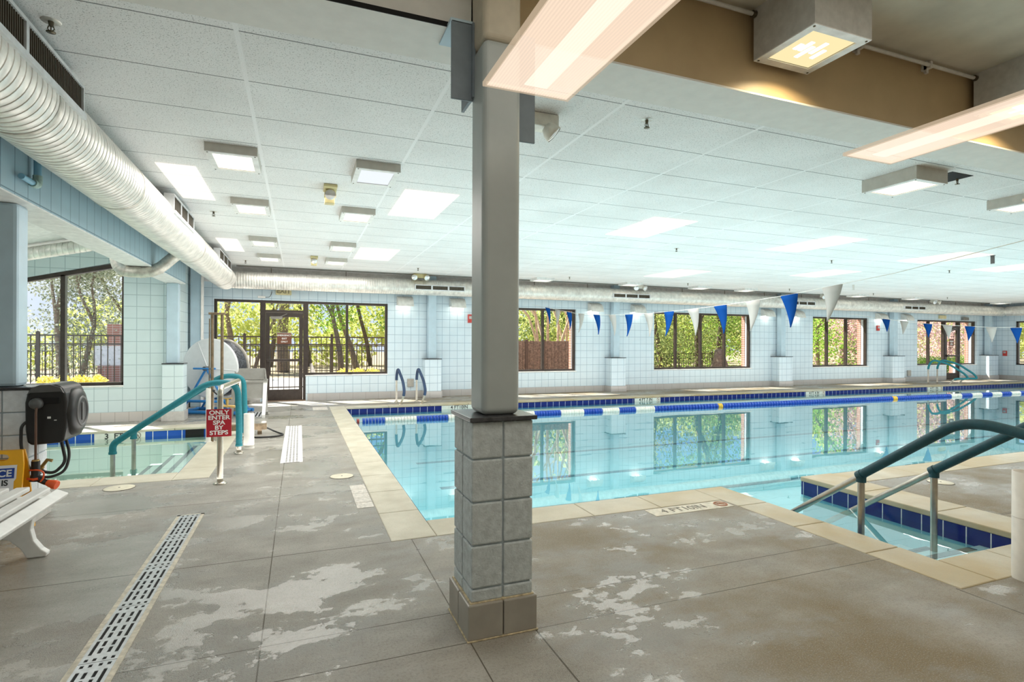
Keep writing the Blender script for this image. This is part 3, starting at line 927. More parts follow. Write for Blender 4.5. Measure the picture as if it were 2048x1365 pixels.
# near-left column by the spa
c2 = thing('support_column', 'pale blue steel post on a block pedestal at the left edge, carrying the hose reel', 'column', (-2.04, 5.26, 0))
b = MB()
for i in range(5):
    z0, z1 = 0.165 + i * 0.17, 0.165 + (i + 1) * 0.17
    for (xa, xb) in ((-2.2, -2.044), (-2.036, -1.88)):
        for (ya, yb) in ((5.10, 5.256), (5.264, 5.42)):
            b.box(xa, xb, ya, yb, z0 + 0.004, z1 - 0.004, 0.006)
obj('block_pedestal', b, pedblockb, c2)
b = MB(); b.box(-2.19, -1.89, 5.11, 5.41, 0.1, 1.01); obj('mortar_core', b, mortar, c2)
b = MB(); b.box(-2.22, -1.86, 5.08, 5.44, 0, 0.165, 0.005); obj('base_tiles', b, M('pale_base_tile', (0.60, 0.58, 0.55), 0.4), c2)
b = MB(); b.box(-2.22, -1.86, 5.08, 5.44, 1.015, 1.032, 0.003); obj('cap_plate', b, slate, c2)
b = MB(); b.box(-2.13, -1.975, 5.16, 5.35, 1.032, 2.415, 0.025); obj('steel_shaft', b, steelpale, c2)

# slim columns along the far wall
def pilaster(x0, x1, label, yf=13.50):
    cx = (x0 + x1) / 2
    t = thing('wall_column', label, 'column', (cx, yf + 0.17, 0), 'columns along the far wall')
    p = MB(); p.box(x0, x1, yf, YW, 0.165, 0.97, 0.008); obj('block_pedestal', p, m_wall, t)
    p = MB(); p.box(x0 - 0.02, x1 + 0.02, yf - 0.02, YW, 0, 0.165, 0.004); obj('base_tiles', p, m_basetile, t)
    p = MB(); p.box(x0 - 0.012, x1 + 0.012, yf - 0.012, YW, 0.97, 0.985); obj('cap_plate', p, slate, t)
    w = 0.10
    p = MB(); p.box(cx - w, cx + w, yf + 0.10, yf + 0.28, 0.985, ZC, 0.012); obj('steel_shaft', p, steelpale, t)
    return t
pilaster(2.93, 3.35, 'slim pale column just right of the two navy pool grab rails')
pilaster(8.32, 8.80, 'slim pale column left of the four-pane window, behind the pennants')
pilaster(14.70, 15.28, 'slim pale column just right of the four-pane window')
pilaster(20.20, 20.85, 'slim pale column between the three-pane window and the far glazed door')
pilaster(25.95, 26.55, 'slim pale column in the far right corner of the hall')
def leftcol(y0, label, y1=None):
    t = thing('wall_column', label, 'column', (-2.05, y0 + 0.15, 0), 'columns along the spa side')
    p = MB(); p.box(-2.215, -1.895, y0, y0 + 0.33, 0.165, 0.99, 0.006); obj('block_pedestal', p, m_wallw, t)
    p = MB(); p.box(-2.225, -1.875, y0 - 0.02, y0 + 0.35, 0, 0.165, 0.004); obj('base_tiles', p, M('pale_base_tile', (0.60, 0.58, 0.55), 0.4), t)
    p = MB(); p.box(-2.22, -1.885, y0 - 0.01, y0 + 0.34, 0.99, 1.005); obj('cap_plate', p, slate, t)
    p = MB(); p.box(-2.17, -1.985, y0 + 0.08, y0 + 0.24, 1.005, 2.412, 0.012); obj('steel_shaft', p, steelpale, t)
leftcol(10.98, 'slim pale column at the end of the spa opening, left of the white reel')
t = thing('wall_column', 'slim blue column in the left corner beside the glazed emergency exit wall', 'column', (-1.93, 13.5, 0), 'columns along the spa side')
p = MB(); p.box(-2.15, -1.955, 13.2, 13.5, 0, ZC, 0.01); obj('steel_shaft', p, steelpale, t)
p = MB(); p.box(-1.955, -1.947, 13.18, 13.52, 0, ZC); obj('flange', p, white, t)

# ================================================================== BEAMS, CONDUIT, NEAR CEILING
t = thing('ceiling_beam', 'deep beam coloured tan by a window reflection, to the right of the big post, under the near ceiling', 'beam', (4.0, 2.85, 3.24))
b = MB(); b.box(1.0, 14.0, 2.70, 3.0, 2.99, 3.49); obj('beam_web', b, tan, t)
b = MB(); b.box(1.0, 14.0, 2.695, 3.06, 2.978, 2.99); obj('beam_flange', b, offwhite, t)
t = thing('ceiling_beam', 'off-white painted beam to the left of the big post at the top edge', 'beam', (-0.6, 2.85, 3.24))
b = MB(); b.box(-1.9, 0.82, 2.70, 3.0, 2.99, 3.49); obj('beam_web', b, offwhite, t)
b = MB(); b.box(-1.9, 0.82, 2.695, 3.06, 2.978, 2.99); obj('beam_flange', b, offwhite, t)
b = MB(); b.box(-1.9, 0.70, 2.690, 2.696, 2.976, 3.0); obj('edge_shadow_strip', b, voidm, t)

def boxlight(x0, x1, y0, y1, z0, z1, label, lens, group=None, name='box_light', side=fixgrey, rim=0.06):
    cx, cy = (x0 + x1) / 2, (y0 + y1) / 2
    t = thing(name, label, 'ceiling light', (cx, cy, z0), group)
    h = MB()
    h.box(x0, x1, y0, y0 + 0.008, z0, z1); h.box(x0, x1, y1 - 0.008, y1, z0, z1)
    h.box(x0, x0 + 0.008, y0 + 0.008, y1 - 0.008, z0, z1); h.box(x1 - 0.008, x1, y0 + 0.008, y1 - 0.008, z0, z1)
    obj('housing', h, side, t)
    r = MB()
    r.box(x0, x1, y0, y0 + rim, z0 - 0.006, z0); r.box(x0, x1, y1 - rim, y1, z0 - 0.006, z0)
    r.box(x0, x0 + rim, y0 + rim, y1 - rim, z0 - 0.006, z0); r.box(x1 - rim, x1, y0 + rim, y1 - rim, z0 - 0.006, z0)
    obj('rim', r, fixw, t)
    l = MB(); l.box(x0 + rim, x1 - rim, y0 + rim, y1 - rim, z0 + 0.004, z0 + 0.010)
    obj('lens', l, lens, t)
    for (a, b_) in ((x0 + 0.02, y0 + 0.02), (x1 - 0.02, y0 + 0.02), (x0 + 0.02, y1 - 0.02), (x1 - 0.02, y1 - 0.02)):
        obj('screw', MB().lathe([(0, -0.010), (0.007, -0.009), (0.007, -0.005)], (a, b_, z0), 8), sprk, t)
    return t
def bigbox(x0, x1, y0, y1, z0, z1, label):
    t = boxlight(x0, x1, y0, y1, z0, z1, label, m_lenswarm, 'cube lights on the near ceiling', 'cube_light', fixgrey, 0.055)
    cx, cy = (x0 + x1) / 2, (y0 + y1) / 2
    for (dx, dy, l) in ((-0.06, -0.02, 0.10), (-0.015, 0.03, 0.13), (0.03, -0.03, 0.12), (0.085, 0.02, 0.10), (-0.10, 0.0, 0.06)):
        tu = MB().box(cx + dx - 0.014, cx + dx + 0.014, cy + dy - l / 2, cy + dy + l / 2, z0 - 0.001, z0 + 0.0035)
        obj('lamp_tube', tu, m_tube, t)
    L = bpy.data.lights.new('cube_lamp', 'SPOT'); L.energy = 22; L.color = (1, 0.80, 0.48); L.spot_size = 2.6; L.shadow_soft_size = 0.08
    lo = bpy.data.objects.new('cube_lamp', L); COL.objects.link(lo); lo.parent = t; lo.location = (0, 0, -0.03)
    return t
bigbox(2.67, 3.13, 2.22, 2.66, 3.17, 3.49, 'deep cube light glowing amber, nearest one on the near ceiling')
bigbox(4.90, 5.36, 2.22, 2.66, 3.17, 3.49, 'deep cube light cut off by the right edge of the picture')
t = thing('electrical_conduit', 'thin painted conduit running along the top of the tan beam between the cube lights', 'conduit', (4.0, 2.62, 3.45))
obj('tube', MB().tube([(1.05, 2.645, 3.452), (2.66, 2.645, 3.452)], 0.013), conduit_m, t); obj('tube', MB().tube([(3.14, 2.645, 3.452), (4.89, 2.645, 3.452)], 0.013), conduit_m, t)
for x in (2.655, 3.145, 4.885):
    obj('connector', MB().tube([(x - 0.012, 2.645, 3.452), (x + 0.012, 2.645, 3.452)], 0.021), sprk, t)
for x in (1.7, 3.62, 4.35):
    c = MB(); c.box(x - 0.012, x + 0.012, 2.63, 2.701, 3.425, 3.478, 0.003); c.box(x - 0.012, x + 0.012, 2.66, 2.68, 3.40, 3.489)
    obj('clip', c, conduit_m, t)

# ================================================================== CEILING LIGHTS OF THE HALL
rows = [(-0.76, 'left row', [(5.26, 'nearest'), (7.14, 'second'), (9.62, 'third'), (11.44, 'farthest')]),
        (0.485, 'right row', [(5.24, 'nearest'), (7.10, 'second'), (9.62, 'third'), (11.46, 'farthest')])]
for (x0, rn, lst) in rows:
    for i, (y0, w) in enumerate(lst):
        lens = m_lenscool if (rn == 'right row' and i == 0) else m_lens
        boxlight(x0, x0 + 0.41, y0, y0 + 0.54, ZC - 0.075, ZC - 0.002, 'boxed ceiling light, %s in the %s over the walkway' % (w, rn), lens, 'ceiling lights over the walkway', 'ceiling_light', fixtan, 0.05)
boxlight(5.44, 5.90, 3.42, 3.96, ZC - 0.125, ZC - 0.002, 'low hanging boxed ceiling light beside the open tile on the right', m_lens, 'ceiling lights over the pool', 'ceiling_light', fixtan, 0.05)
boxlight(7.55, 8.01, 3.42, 3.96, ZC - 0.11, ZC - 0.002, 'boxed ceiling light cut by the right edge, below the glowing panels', m_lens, 'ceiling lights over the pool', 'ceiling_light', fixtan, 0.05)
for (x, w) in ((5.65, 'just right of the big post'), (8.35, 'left of the twin white emergency lamps'), (10.75, 'above the left half of the four-pane window'), (12.5, 'above the right half of the four-pane window'),
               (17.4, 'above the left side of the three-pane window'), (20.2, 'above the slim column left of the far door'), (25.4, 'by the far right corner')):
    boxlight(x, x + 0.5, 12.75, 13.2, ZC - 0.06, ZC - 0.002, 'shallow ceiling light near the far duct, %s' % w, m_lens, 'ceiling lights along the far duct', 'ceiling_light', fixw, 0.05)
t = tag(obj('open_ceiling_tile', MB().box(5.97, 6.30, 3.42, 3.66, ZC - 0.004, ZC + 0.001), voidm), 'dark gap of a missing ceiling tile piece beside the low boxed light', 'gap')

# glowing panels added for ceiling lights reflected in the window glass
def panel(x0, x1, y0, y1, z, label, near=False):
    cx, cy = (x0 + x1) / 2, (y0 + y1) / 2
    t = thing('reflection_panel', label, 'reflected light', (cx, cy, z), 'glowing panels for reflected lights')
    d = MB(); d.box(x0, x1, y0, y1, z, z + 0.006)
    obj('reflected_glow', d, m_panelwarm if near else m_panelfar, t)
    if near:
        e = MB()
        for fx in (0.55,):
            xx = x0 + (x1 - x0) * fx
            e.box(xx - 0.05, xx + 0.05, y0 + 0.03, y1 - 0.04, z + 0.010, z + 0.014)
        obj('tube', e, m_panelcore, t)  # bright core of the reflected light
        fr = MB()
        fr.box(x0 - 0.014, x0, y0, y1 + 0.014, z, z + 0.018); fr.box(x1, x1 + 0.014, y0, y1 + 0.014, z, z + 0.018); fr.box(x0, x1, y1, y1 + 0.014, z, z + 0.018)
        obj('reflected_edge', fr, make_emit('reflected_rim', (1.0, 0.78, 0.55), 0.6, 0.45) if 'reflected_rim' not in MATS else MATS['reflected_rim'], t)
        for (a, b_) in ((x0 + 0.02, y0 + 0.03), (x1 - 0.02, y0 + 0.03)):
            obj('added_wire', MB().tube([(a, b_, z + 0.01), (a, b_, 3.49)], 0.0012, 6), conduit_m, t)  # thin wires added to hold up the reflection panels
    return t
panel(0.705, 1.065, 1.30, 2.10, 2.42, 'large translucent glowing panel for a light reflected in glass, crossing in front of the big post', True)
panel(2.82, 3.18, 0.95, 2.14, 2.42, 'translucent glowing panel for a light reflected in glass, across the tan beam on the right', True)
panel(4.90, 5.26, 1.2, 2.33, 2.42, 'sliver of a glowing panel for a reflected light at the right edge', True)
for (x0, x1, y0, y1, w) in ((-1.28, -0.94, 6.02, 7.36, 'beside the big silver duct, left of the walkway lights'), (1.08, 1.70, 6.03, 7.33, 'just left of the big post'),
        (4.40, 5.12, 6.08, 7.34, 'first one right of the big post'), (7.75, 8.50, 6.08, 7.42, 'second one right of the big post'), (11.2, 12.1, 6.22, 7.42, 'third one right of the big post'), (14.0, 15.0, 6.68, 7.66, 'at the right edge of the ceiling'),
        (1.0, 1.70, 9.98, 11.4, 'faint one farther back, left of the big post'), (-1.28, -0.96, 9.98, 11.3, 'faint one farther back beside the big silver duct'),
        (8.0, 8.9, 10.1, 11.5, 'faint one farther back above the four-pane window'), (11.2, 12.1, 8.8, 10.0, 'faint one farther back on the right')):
    panel(x0, x1, y0, y1, ZC - 0.014, 'flat glowing panel for a reflected light, %s' % w)

# sprinklers
sp0 = thing('fire_sprinkler', 'small sprinkler head above the big silver duct at the upper left', 'sprinkler', (-1.24, 3.60, ZC), 'ceiling sprinklers')
q = MB(); q.lathe([(0.0, -0.003), (0.042, -0.003), (0.046, 0.0)], (0, 0, 0), 20); obj('escutcheon', q, M('escutcheon', (0.62, 0.60, 0.55), 0.35, 0.4), sp0, False)
q = MB(); q.cyl((0, 0, -0.002), (0, 0, -0.028), 0.014, 0.010, 10); q.tube([(-0.010, 0, -0.026), (-0.015, 0, -0.042), (0, 0, -0.058)], 0.003, 6); q.tube([(0.010, 0, -0.026), (0.015, 0, -0.042), (0, 0, -0.058)], 0.003, 6); q.cyl((0, 0, -0.028), (0, 0, -0.055), 0.003, None, 6)
q.lathe([(0, -0.062), (0.022, -0.060), (0.022, -0.057), (0, -0.057)], (0, 0, 0), 12)
obj('sprinkler_body', q, sprk, sp0, False)
for (x, y, w) in ((2.46, 3.50, 'right of the big post near the white spotlight'), (6.26, 3.54, 'right of the low boxed ceiling light'), (-1.05, 8.04, 'beside the second grille of the big silver duct'), (-1.05, 12.55, 'beside the far end of the big silver duct'),
                  (6.24, 7.97, 'below the first reflected-light panel right of the big post'), (9.99, 7.90, 'below the second reflected-light panel right of the big post'), (13.75, 7.93, 'below the third reflected-light panel right of the big post'),
                  (2.5, 12.3, 'near the emergency lamps left of the big post'), (6.4, 12.4, 'far back just right of the big post'), (10.1, 12.4, 'far back above the four-pane window'), (13.9, 12.4, 'far back above the blue pennant'), (17.6, 12.4, 'far back above the three-pane window'), (21.4, 12.4, 'far back above the far door')):
    dup(sp0, (x, y, ZC), 'small sprinkler head %s' % w)

# emergency lamps
def spothead(parent, c, d, r=0.065, hm=emerw):
    d = Vector(d).normalized(); c = Vector(c)
    rot = d.to_track_quat('Z', 'Y').to_matrix().to_4x4()
    h = MB(); h.lathe([(0.001, -0.07), (r * 0.55, -0.065), (r * 0.9, -0.02), (r, 0.02), (r * 0.93, 0.022)], (0, 0, 0), 18); h.xform(Matrix.Translation(c) @ rot)
    ho = obj('lamp_head', h, hm, parent)
    g = MB(); g.lathe([(0.001, 0.028), (r * 0.6, 0.024), (r * 0.92, 0.018)], (0, 0, 0), 18); g.xform(Matrix.Translation(c) @ rot)
    obj('lamp_glass', g, lampglass, ho)
for (x, y, w) in ((0.306, 6.30, 'nearer'), (0.263, 11.5, 'farther')):
    t = thing('emergency_light', 'yellowed emergency lamp between the two rows of boxed lights, the %s one' % w, 'emergency light', (x, y, ZC), 'emergency lamps over the walkway')
    b = MB(); b.box(x - 0.07, x + 0.07, y - 0.15, y + 0.10, ZC - 0.035, ZC - 0.001, 0.008); b.box(x - 0.055, x + 0.055, y + 0.06, y + 0.16, ZC - 0.16, ZC - 0.03, 0.01); obj('housing', b, emer, t)
    spothead(t, (x, y - 0.03, ZC - 0.085), (0.05, -1, -0.45), 0.062, emer)
t = thing('emergency_light', 'white spotlight under the ceiling just right of the big post bracket', 'emergency light', (1.70, 3.72, ZC))
b = MB(); b.box(1.50, 1.80, 3.66, 3.80, ZC - 0.10, ZC - 0.001, 0.012); obj('housing', b, emerw, t)
spothead(t, (1.74, 3.66, ZC - 0.145), (0.75, -0.25, -0.75), 0.07)
for (x, w) in ((2.75, 'over the far duct, left of the big post'), (9.1, 'over the far duct, right of the big post'), (16.5, 'over the far duct, half hidden behind the white pennant'), (22.2, 'over the far duct near the far door')):
    t = thing('emergency_light', 'pale twin emergency lamp %s' % w, 'emergency light', (x, 13.3, ZC), 'twin lamps over the far duct')
    b = MB(); b.box(x - 0.16, x + 0.16, 13.25, 13.36, ZC - 0.10, ZC - 0.001, 0.012); obj('housing', b, emer if x < 3 else emerw, t)
    for dx in (-0.15, 0.15):
        spothead(t, (x + dx, 13.2, ZC - 0.10), (dx * 2, -1, -0.4), 0.075, emer if x < 3 else emerw)

# ================================================================== DUCTS
def spiral(axis, a0, a1, c1, c2, r, pitch, n=40, gv=0.012):
    """ribbed round duct along axis; c1,c2 are the other two coordinates"""
    prof = []
    k = int(round(abs(a1 - a0) / pitch))
    for i in range(k):
        p = a0 + (a1 - a0) * i / k
        dd = (a1 - a0) / k
        prof += [(r - gv, p), (r - gv, p + dd * 0.06), (r - 0.001, p + dd * 0.10), (r, p + dd * 0.14), (r + 0.001, p + dd * 0.55), (r, p + dd * 0.93), (r - 0.001, p + dd * 0.97)]
    prof.append((r - 0.006, a1))
    mb = MB(); mb.lathe(prof, (0, 0, 0), n, axis)
    mb.v = [(p[0] + (0 if axis == 'X' else c1), p[1] + (c1 if axis == 'X' else 0), p[2] + c2) for p in mb.v]
    return mb
def grille(parent, axis, a0, a1, face, z0, z1, n=3):
    """supply register saddle; face = outer coordinate"""
    fr, sl = MB(), MB()
    if axis == 'Y':
        x0, x1 = face - 0.10, face
        fr.box(x0, x1, a0, a1, z1, z1 + 0.02); fr.box(x0, x1 + 0.012, a0, a1, z0 - 0.035, z0)
        L = (a1 - a0)
        for i in range(n + 1):
            y = a0 + L * i / n
            fr.box(x0, x1, max(a0, y - 0.015), min(a1, y + 0.015), z0, z1)
        sl.box(x0 + 0.02, x1 - 0.03, a0 + 0.01, a1 - 0.01, z0, z1)
        k = int(L / 0.022)
        for i in range(k):
            y = a0 + L * (i + 0.5) / k
            sl.box(x1 - 0.032, x1 - 0.008, y - 0.003, y + 0.003, z0, z1)
    else:
        y0, y1 = face, face + 0.10
        fr.box(a0, a1, y0, y1, z1, z1 + 0.018); fr.box(a0, a1, y0, y1, z0 - 0.018, z0)
        L = a1 - a0
        for i in range(n + 1):
            x = a0 + L * i / n
            fr.box(max(a0, x - 0.02), min(a1, x + 0.02), y0, y1, z0, z1)
        sl.box(a0 + 0.01, a1 - 0.01, y0 + 0.02, y1, z0, z1)
        k = int(L / 0.04)
        for i in range(k):
            x = a0 + L * (i + 0.5) / k
            sl.box(x - 0.004, x + 0.004, y0 + 0.006, y0 + 0.022, z0, z1)
    g = obj('register', fr, ductframe, parent)
    obj('register_slats', sl, darkslat, g)
DX, DZ, DR = -1.52, 2.77, 0.228
t = thing('ventilation_duct', 'big silver ribbed duct running back along the upper left', 'duct', (DX, 7.5, DZ))
obj('duct_body', spiral('Y', 1.6, 13.22, DX, DZ, DR, 0.062, 48), galv, t)
for (a, b_) in ((1.9, 4.24), (6.92, 8.13), (10.6, 12.3)):
    grille(t, 'Y', a, b_, -1.285, 2.825, 2.985)
for y in (3.9, 5.75, 9.1, 12.55):
    bd = MB().lathe([(DR + 0.002, y - 0.025), (DR + 0.006, y - 0.02), (DR + 0.006, y + 0.02), (DR + 0.002, y + 0.025)], (DX, 0, DZ), 48, 'Y')
    obj('joint_band', bd, galv2, t)
t = thing('ventilation_duct', 'silver ribbed duct running the whole length of the far wall', 'duct', (12.5, 13.5, 2.76))
obj('duct_body', spiral('X', -1.45, 26.75, 13.48, 2.765, 0.192, 0.055, 28, 0.004), galv, t)
el = MB(); el.sphere((DX, 13.44, 2.77), 0.23, 14); obj('corner_elbow', el, galv, t)
for (a, b_) in ((2.62, 3.88), (8.22, 9.45), (14.9, 16.0), (20.45, 21.6)):
    grille(t, 'X', a, b_, 13.235, 2.70, 2.79)
for i in range(17):
    x = -0.6 + i * 1.62
    obj('hanger_rod', MB().tube([(x, 13.44, 2.95), (x, 13.44, ZC)], 0.008, 6), sprk, t)
t = thing('ventilation_duct', 'silver ribbed duct along the right wall above the cropped window', 'duct', (26.7, 10.5, 2.765))
obj('duct_body', spiral('Y', 7.0, 13.30, 26.72, 2.765, 0.19, 0.055, 28, 0.004), galv, t)
# branch into the spa room
t = thing('branch_duct', 'bent silver branch duct dipping under the spa header', 'duct', (-2.0, 8.85, 2.35))
pth = fillet([(-2.33, 8.85, 2.74), (-2.31, 8.85, 2.335), (-1.88, 8.85, 2.335), (-1.60, 8.85, 2.62)], 0.16, 8)
obj('duct_body', MB().tube(pth, 0.076, 24), galv2, t)
for i in range(1, len(pth) - 1, 3):
    d = (pth[i + 1] - pth[i - 1]).normalized() * 0.008
    obj('segment_seam', MB().tube([pth[i] - d, pth[i] + d], 0.080, 24), galv2, t)
t = thing('spa_duct', 'pale ribbed duct under the sloping spa ceiling', 'duct', (-3.6, 10.4, 2.7))
sd = spiral('X', -5.0, -2.1, 0, 0, 0.10, 0.07, 24)
ang = math.atan(0.245)
sd.v = [(p[0], p[1], p[2] + rz(p[0]) - 0.14) for p in sd.v]; sd.v = [(p[0], p[1] + 10.3, p[2]) for p in sd.v]
obj('duct_body', sd, galv, t)
t = thing('blue_pipe', 'blue painted pipe with a weathered elbow on the spa header, beside the near left post', 'pipe', (-1.86, 5.14, 2.55))
b = MB(); b.tube([(-1.855, 5.16, 2.60), (-1.855, 5.16, 3.05)], 0.024); b.tube([(-1.855, 5.11, 2.555), (-1.855, 4.90, 2.555)], 0.021); obj('tube', b, pipeblue, t)
b = MB(); b.tube(fillet([(-1.855, 5.16, 2.63), (-1.855, 5.16, 2.555), (-1.855, 5.07, 2.555)], 0.05), 0.030); obj('elbow', b, pipeelb, t)

# ================================================================== WALL FITTINGS
def sconce(x, label):
    t = thing('wall_sconce', label, 'wall light', (x, YW, 2.40), 'hooded lamps on the far wall')
    n = 10
    q = [(math.cos(PI / 2 * k / n), math.sin(PI / 2 * k / n)) for k in range(n + 1)]
    outer = [(YW - 0.25 * a, 2.325 + 0.225 * b_) for (a, b_) in q]
    inner = [(YW - 0.235 * a, 2.325 + 0.21 * b_) for (a, b_) in reversed(q)]
    h = MB(); h.prism(outer + inner, x - 0.185, x + 0.185, 'YZ')
    for (xa, xb) in ((x - 0.193, x - 0.183), (x + 0.183, x + 0.193)):
        h.prism(outer + [(YW, 2.325)], xa, xb, 'YZ')
    h.box(x - 0.198, x + 0.198, YW - 0.258, YW - 0.232, 2.295, 2.33)
    obj('hood', h, sconce_m, t)
    L = bpy.data.lights.new('sconce_lamp', 'POINT'); L.energy = 2.0; L.color = (1, 0.93, 0.78); L.shadow_soft_size = 0.05
    lo = bpy.data.objects.new('sconce_lamp', L); COL.objects.link(lo); lo.parent = t; lo.location = (0, -0.12, -0.07)
    e = MB(); e.box(x - 0.17, x + 0.17, YW - 0.16, YW - 0.06, 2.36, 2.39); obj('lamp', e, m_glow, t)
for (x, w) in ((2.47, 'left of the slim column by the navy grab rails'), (3.83, 'right of the column by the navy grab rails'), (7.93, 'left of the slim column right of the big post'), (9.38, 'right of the slim column right of the big post'),
               (14.45, 'left of the slim column after the four-pane window'), (15.80, 'right of the slim column after the four-pane window'), (19.95, 'left of the slim column before the far door'), (21.35, 'right of the slim column before the far door')):
    sconce(x, 'hooded white wall lamp %s' % w)
def wallbox(name, label, cat, x, z, w, h, mat, face=None, y=YW, d=0.05):
    t = thing(name, label, cat, (x, y, z))
    b = MB(); b.box(x - w / 2, x + w / 2, y - d, y, z - h / 2, z + h / 2, 0.006); obj('body', b, mat, t)
    if face:
        b = MB(); b.box(x - w * 0.3, x + w * 0.3, y - d - 0.006, y - d, z - h * 0.05, z + h * 0.3, 0.002); obj('strobe', b, face, t)
    return t
wallbox('fire_alarm', 'small red fire alarm on the far wall right of the three-pane window', 'fire alarm', 19.88, 2.0, 0.13, 0.19, redal, lampglass)
wallbox('fire_alarm', 'sliver of a red fire alarm on the far wall touching the big post', 'fire alarm', 4.20, 2.03, 0.12, 0.22, redal, lampglass)
wallbox('outlet_cover', 'grey outlet cover low on the wall between the two navy grab rails', 'outlet', 2.63, 0.37, 0.16, 0.20, M('outlet_grey', (0.42, 0.40, 0.36), 0.4, 0.3))
wallbox('outlet_cover', 'grey outlet cover low on the wall left of the far glazed door', 'outlet', 21.6, 0.31, 0.18, 0.22, M('outlet_grey', (0.42, 0.40, 0.36), 0.4, 0.3))
t = thing('fire_alarm', 'small red fire alarm on the right end wall', 'fire alarm', (XR, 13.45, 1.05))
b = MB(); b.box(XR - 0.05, XR, 13.42, 13.56, 0.95, 1.16, 0.006); obj('body', b, redal, t)
b = MB(); b.box(XR - 0.056, XR - 0.05, 13.45, 13.53, 1.06, 1.13, 0.002); obj('strobe', b, lampglass, t)
t = thing('exit_sign', 'amber EXIT sign above the emergency exit door, half hidden by the duct', 'exit sign', (-0.34, YW, 2.55))
b = MB(); b.box(-0.52, -0.18, YW - 0.06, YW, 2.49, 2.66, 0.008); obj('body', b, M('exit_body', (0.70, 0.62, 0.36), 0.5), t)
text('lettering', 'EXIT', M('exit_letter', (0.30, 0.26, 0.16), 0.5), t, 0.15, (-0.35, YW - 0.062, 2.575), (1, 0, 0), (0, 0, 1), 0.006)
t = thing('door_sensor', 'small white box with a wire above the emergency exit door', 'sensor', (-0.80, YW, 2.44))
b = MB(); b.box(-0.90, -0.74, YW - 0.05, YW, 2.40, 2.45, 0.006); obj('body', b, white, t)
b = MB(); b.tube(fillet([(-0.74, YW - 0.02, 2.42), (-0.64, YW - 0.02, 2.43), (-0.60, YW - 0.02, 2.56)], 0.06), 0.006, 8); obj('wire', b, darkg, t)
t = thing('exit_sign', 'small pale exit sign above the far glazed door', 'exit sign', (23.55, YW, 2.48))
b = MB(); b.box(23.35, 23.75, YW - 0.06, YW, 2.42, 2.55, 0.006); obj('body', b, M('exit_body', (0.70, 0.62, 0.36), 0.5), t)
t = thing('door_sensor', 'small dark lamp box above the right side of the far glazed door', 'sensor', (24.9, YW, 2.42))
b = MB(); b.box(24.75, 25.1, YW - 0.1, YW, 2.38, 2.5, 0.006); obj('body', b, M('closer_grey', (0.26, 0.25, 0.23), 0.4, 0.4), t)
# signs on the doors
t = thing('emergency_exit_sign', 'brown EMERGENCY EXIT ONLY sign on the glass exit door', 'sign', (-0.33, YW + 0.08, 1.47))
b = MB(); b.box(-0.49, -0.175, YW + 0.075, YW + 0.082, 1.345, 1.60); obj('sign_plate', b, signbrown, t)
b = MB(); b.box(-0.495, -0.17, YW + 0.074, YW + 0.083, 1.600, 1.606); obj('sign_edge', b, lett, t)
for (s, z) in (('EMERGENCY', 1.545), ('EXIT', 1.47), ('ONLY', 1.395)):
    text('lettering', s, lett, t, 0.054, (-0.333, YW + 0.073, z), (1, 0, 0), (0, 0, 1), 0.001)
t = thing('door_sign', 'small brown sign with pale bars on the far glazed door', 'sign', (24.3, YW + 0.08, 1.5))
b = MB(); b.box(24.15, 24.45, YW + 0.075, YW + 0.082, 1.35, 1.63); obj('sign_plate', b, signbrown, t)
b = MB(); b.box(24.19, 24.41, YW + 0.07, YW + 0.076, 1.52, 1.56); b.box(24.24, 24.36, YW + 0.07, YW + 0.076, 1.45, 1.48); b.box(24.22, 24.38, YW + 0.07, YW + 0.076, 1.39, 1.42); obj('sign_bars', b, lett, t)

# ================================================================== DEPTH MARKERS
def nodive(parent, c, ex, ey, r, mat_ring, mat_in):
    ex, ey = Vector(ex), Vector(ey); c = Vector(c)
    b = MB(); b.tube([c + ex * r * math.cos(a) + ey * r * math.sin(a) for a in [2 * PI * k / 24 for k in range(24)]], r * 0.10, 6, True, True)
    b.tube([c - ex * r * 0.7 + ey * r * 0.7, c + ex * r * 0.7 - ey * r * 0.7], r * 0.09, 6)
    obj('prohibition_ring', b, mat_ring, parent)
    b = MB(); b.tube([c - ex * r * 0.45 + ey * r * 0.1, c + ex * r * 0.1 + ey * r * 0.3, c + ex * r * 0.5 - ey * r * 0.25], r * 0.10, 6)
    obj('diver_mark', b, mat_in, parent)
def farmark(x0, x1, s, label):
    t = thing('depth_marker', label, 'depth marker', ((x0 + x1) / 2, 11.98, -0.08), 'depth markers on the far pool edge')
    b = MB(); b.box(x0, x1, 11.976, 11.99, -0.17, -0.034); obj('marker_tile', b, markw, t)
    text('lettering', s, ink, t, 0.105, ((x0 + x1) / 2 - 0.06, 11.974, -0.078), (1, 0, 0), (0, 0, 1), 0.001)
    nodive(t, (x1 - 0.07, 11.975, -0.078), (1, 0, 0), (0, 0, 1), 0.04, inkred, ink)
farmark(2.98, 3.92, '4 FT10IN', 'white depth tile reading 4 FT 10 IN left of the big post')
farmark(8.08, 8.88, '4 FT 7 IN', 'white depth tile reading 4 FT 7 IN on the far pool edge')
farmark(14.1, 14.9, '4 FT 4 IN', 'white depth tile reading 4 FT 4 IN on the far pool edge')
farmark(19.65, 20.45, '4 FT 1 IN', 'white depth tile reading 4 FT 1 IN on the far pool edge')
t = thing('depth_marker', 'white depth tile reading 3 FT on the far edge of the spa', 'depth marker', (-2.68, 10.06, -0.08))
b = MB(); b.box(-2.91, -2.25, 10.054, 10.07, -0.18, -0.034); obj('marker_tile', b, markw, t)
text('lettering', '3  FT', ink, t, 0.115, (-2.66, 10.052, -0.083), (1, 0, 0), (0, 0, 1), 0.002)
nodive(t, (-2.36, 10.053, -0.083), (1, 0, 0), (0, 0, 1), 0.05, inkgrey, inkgrey)
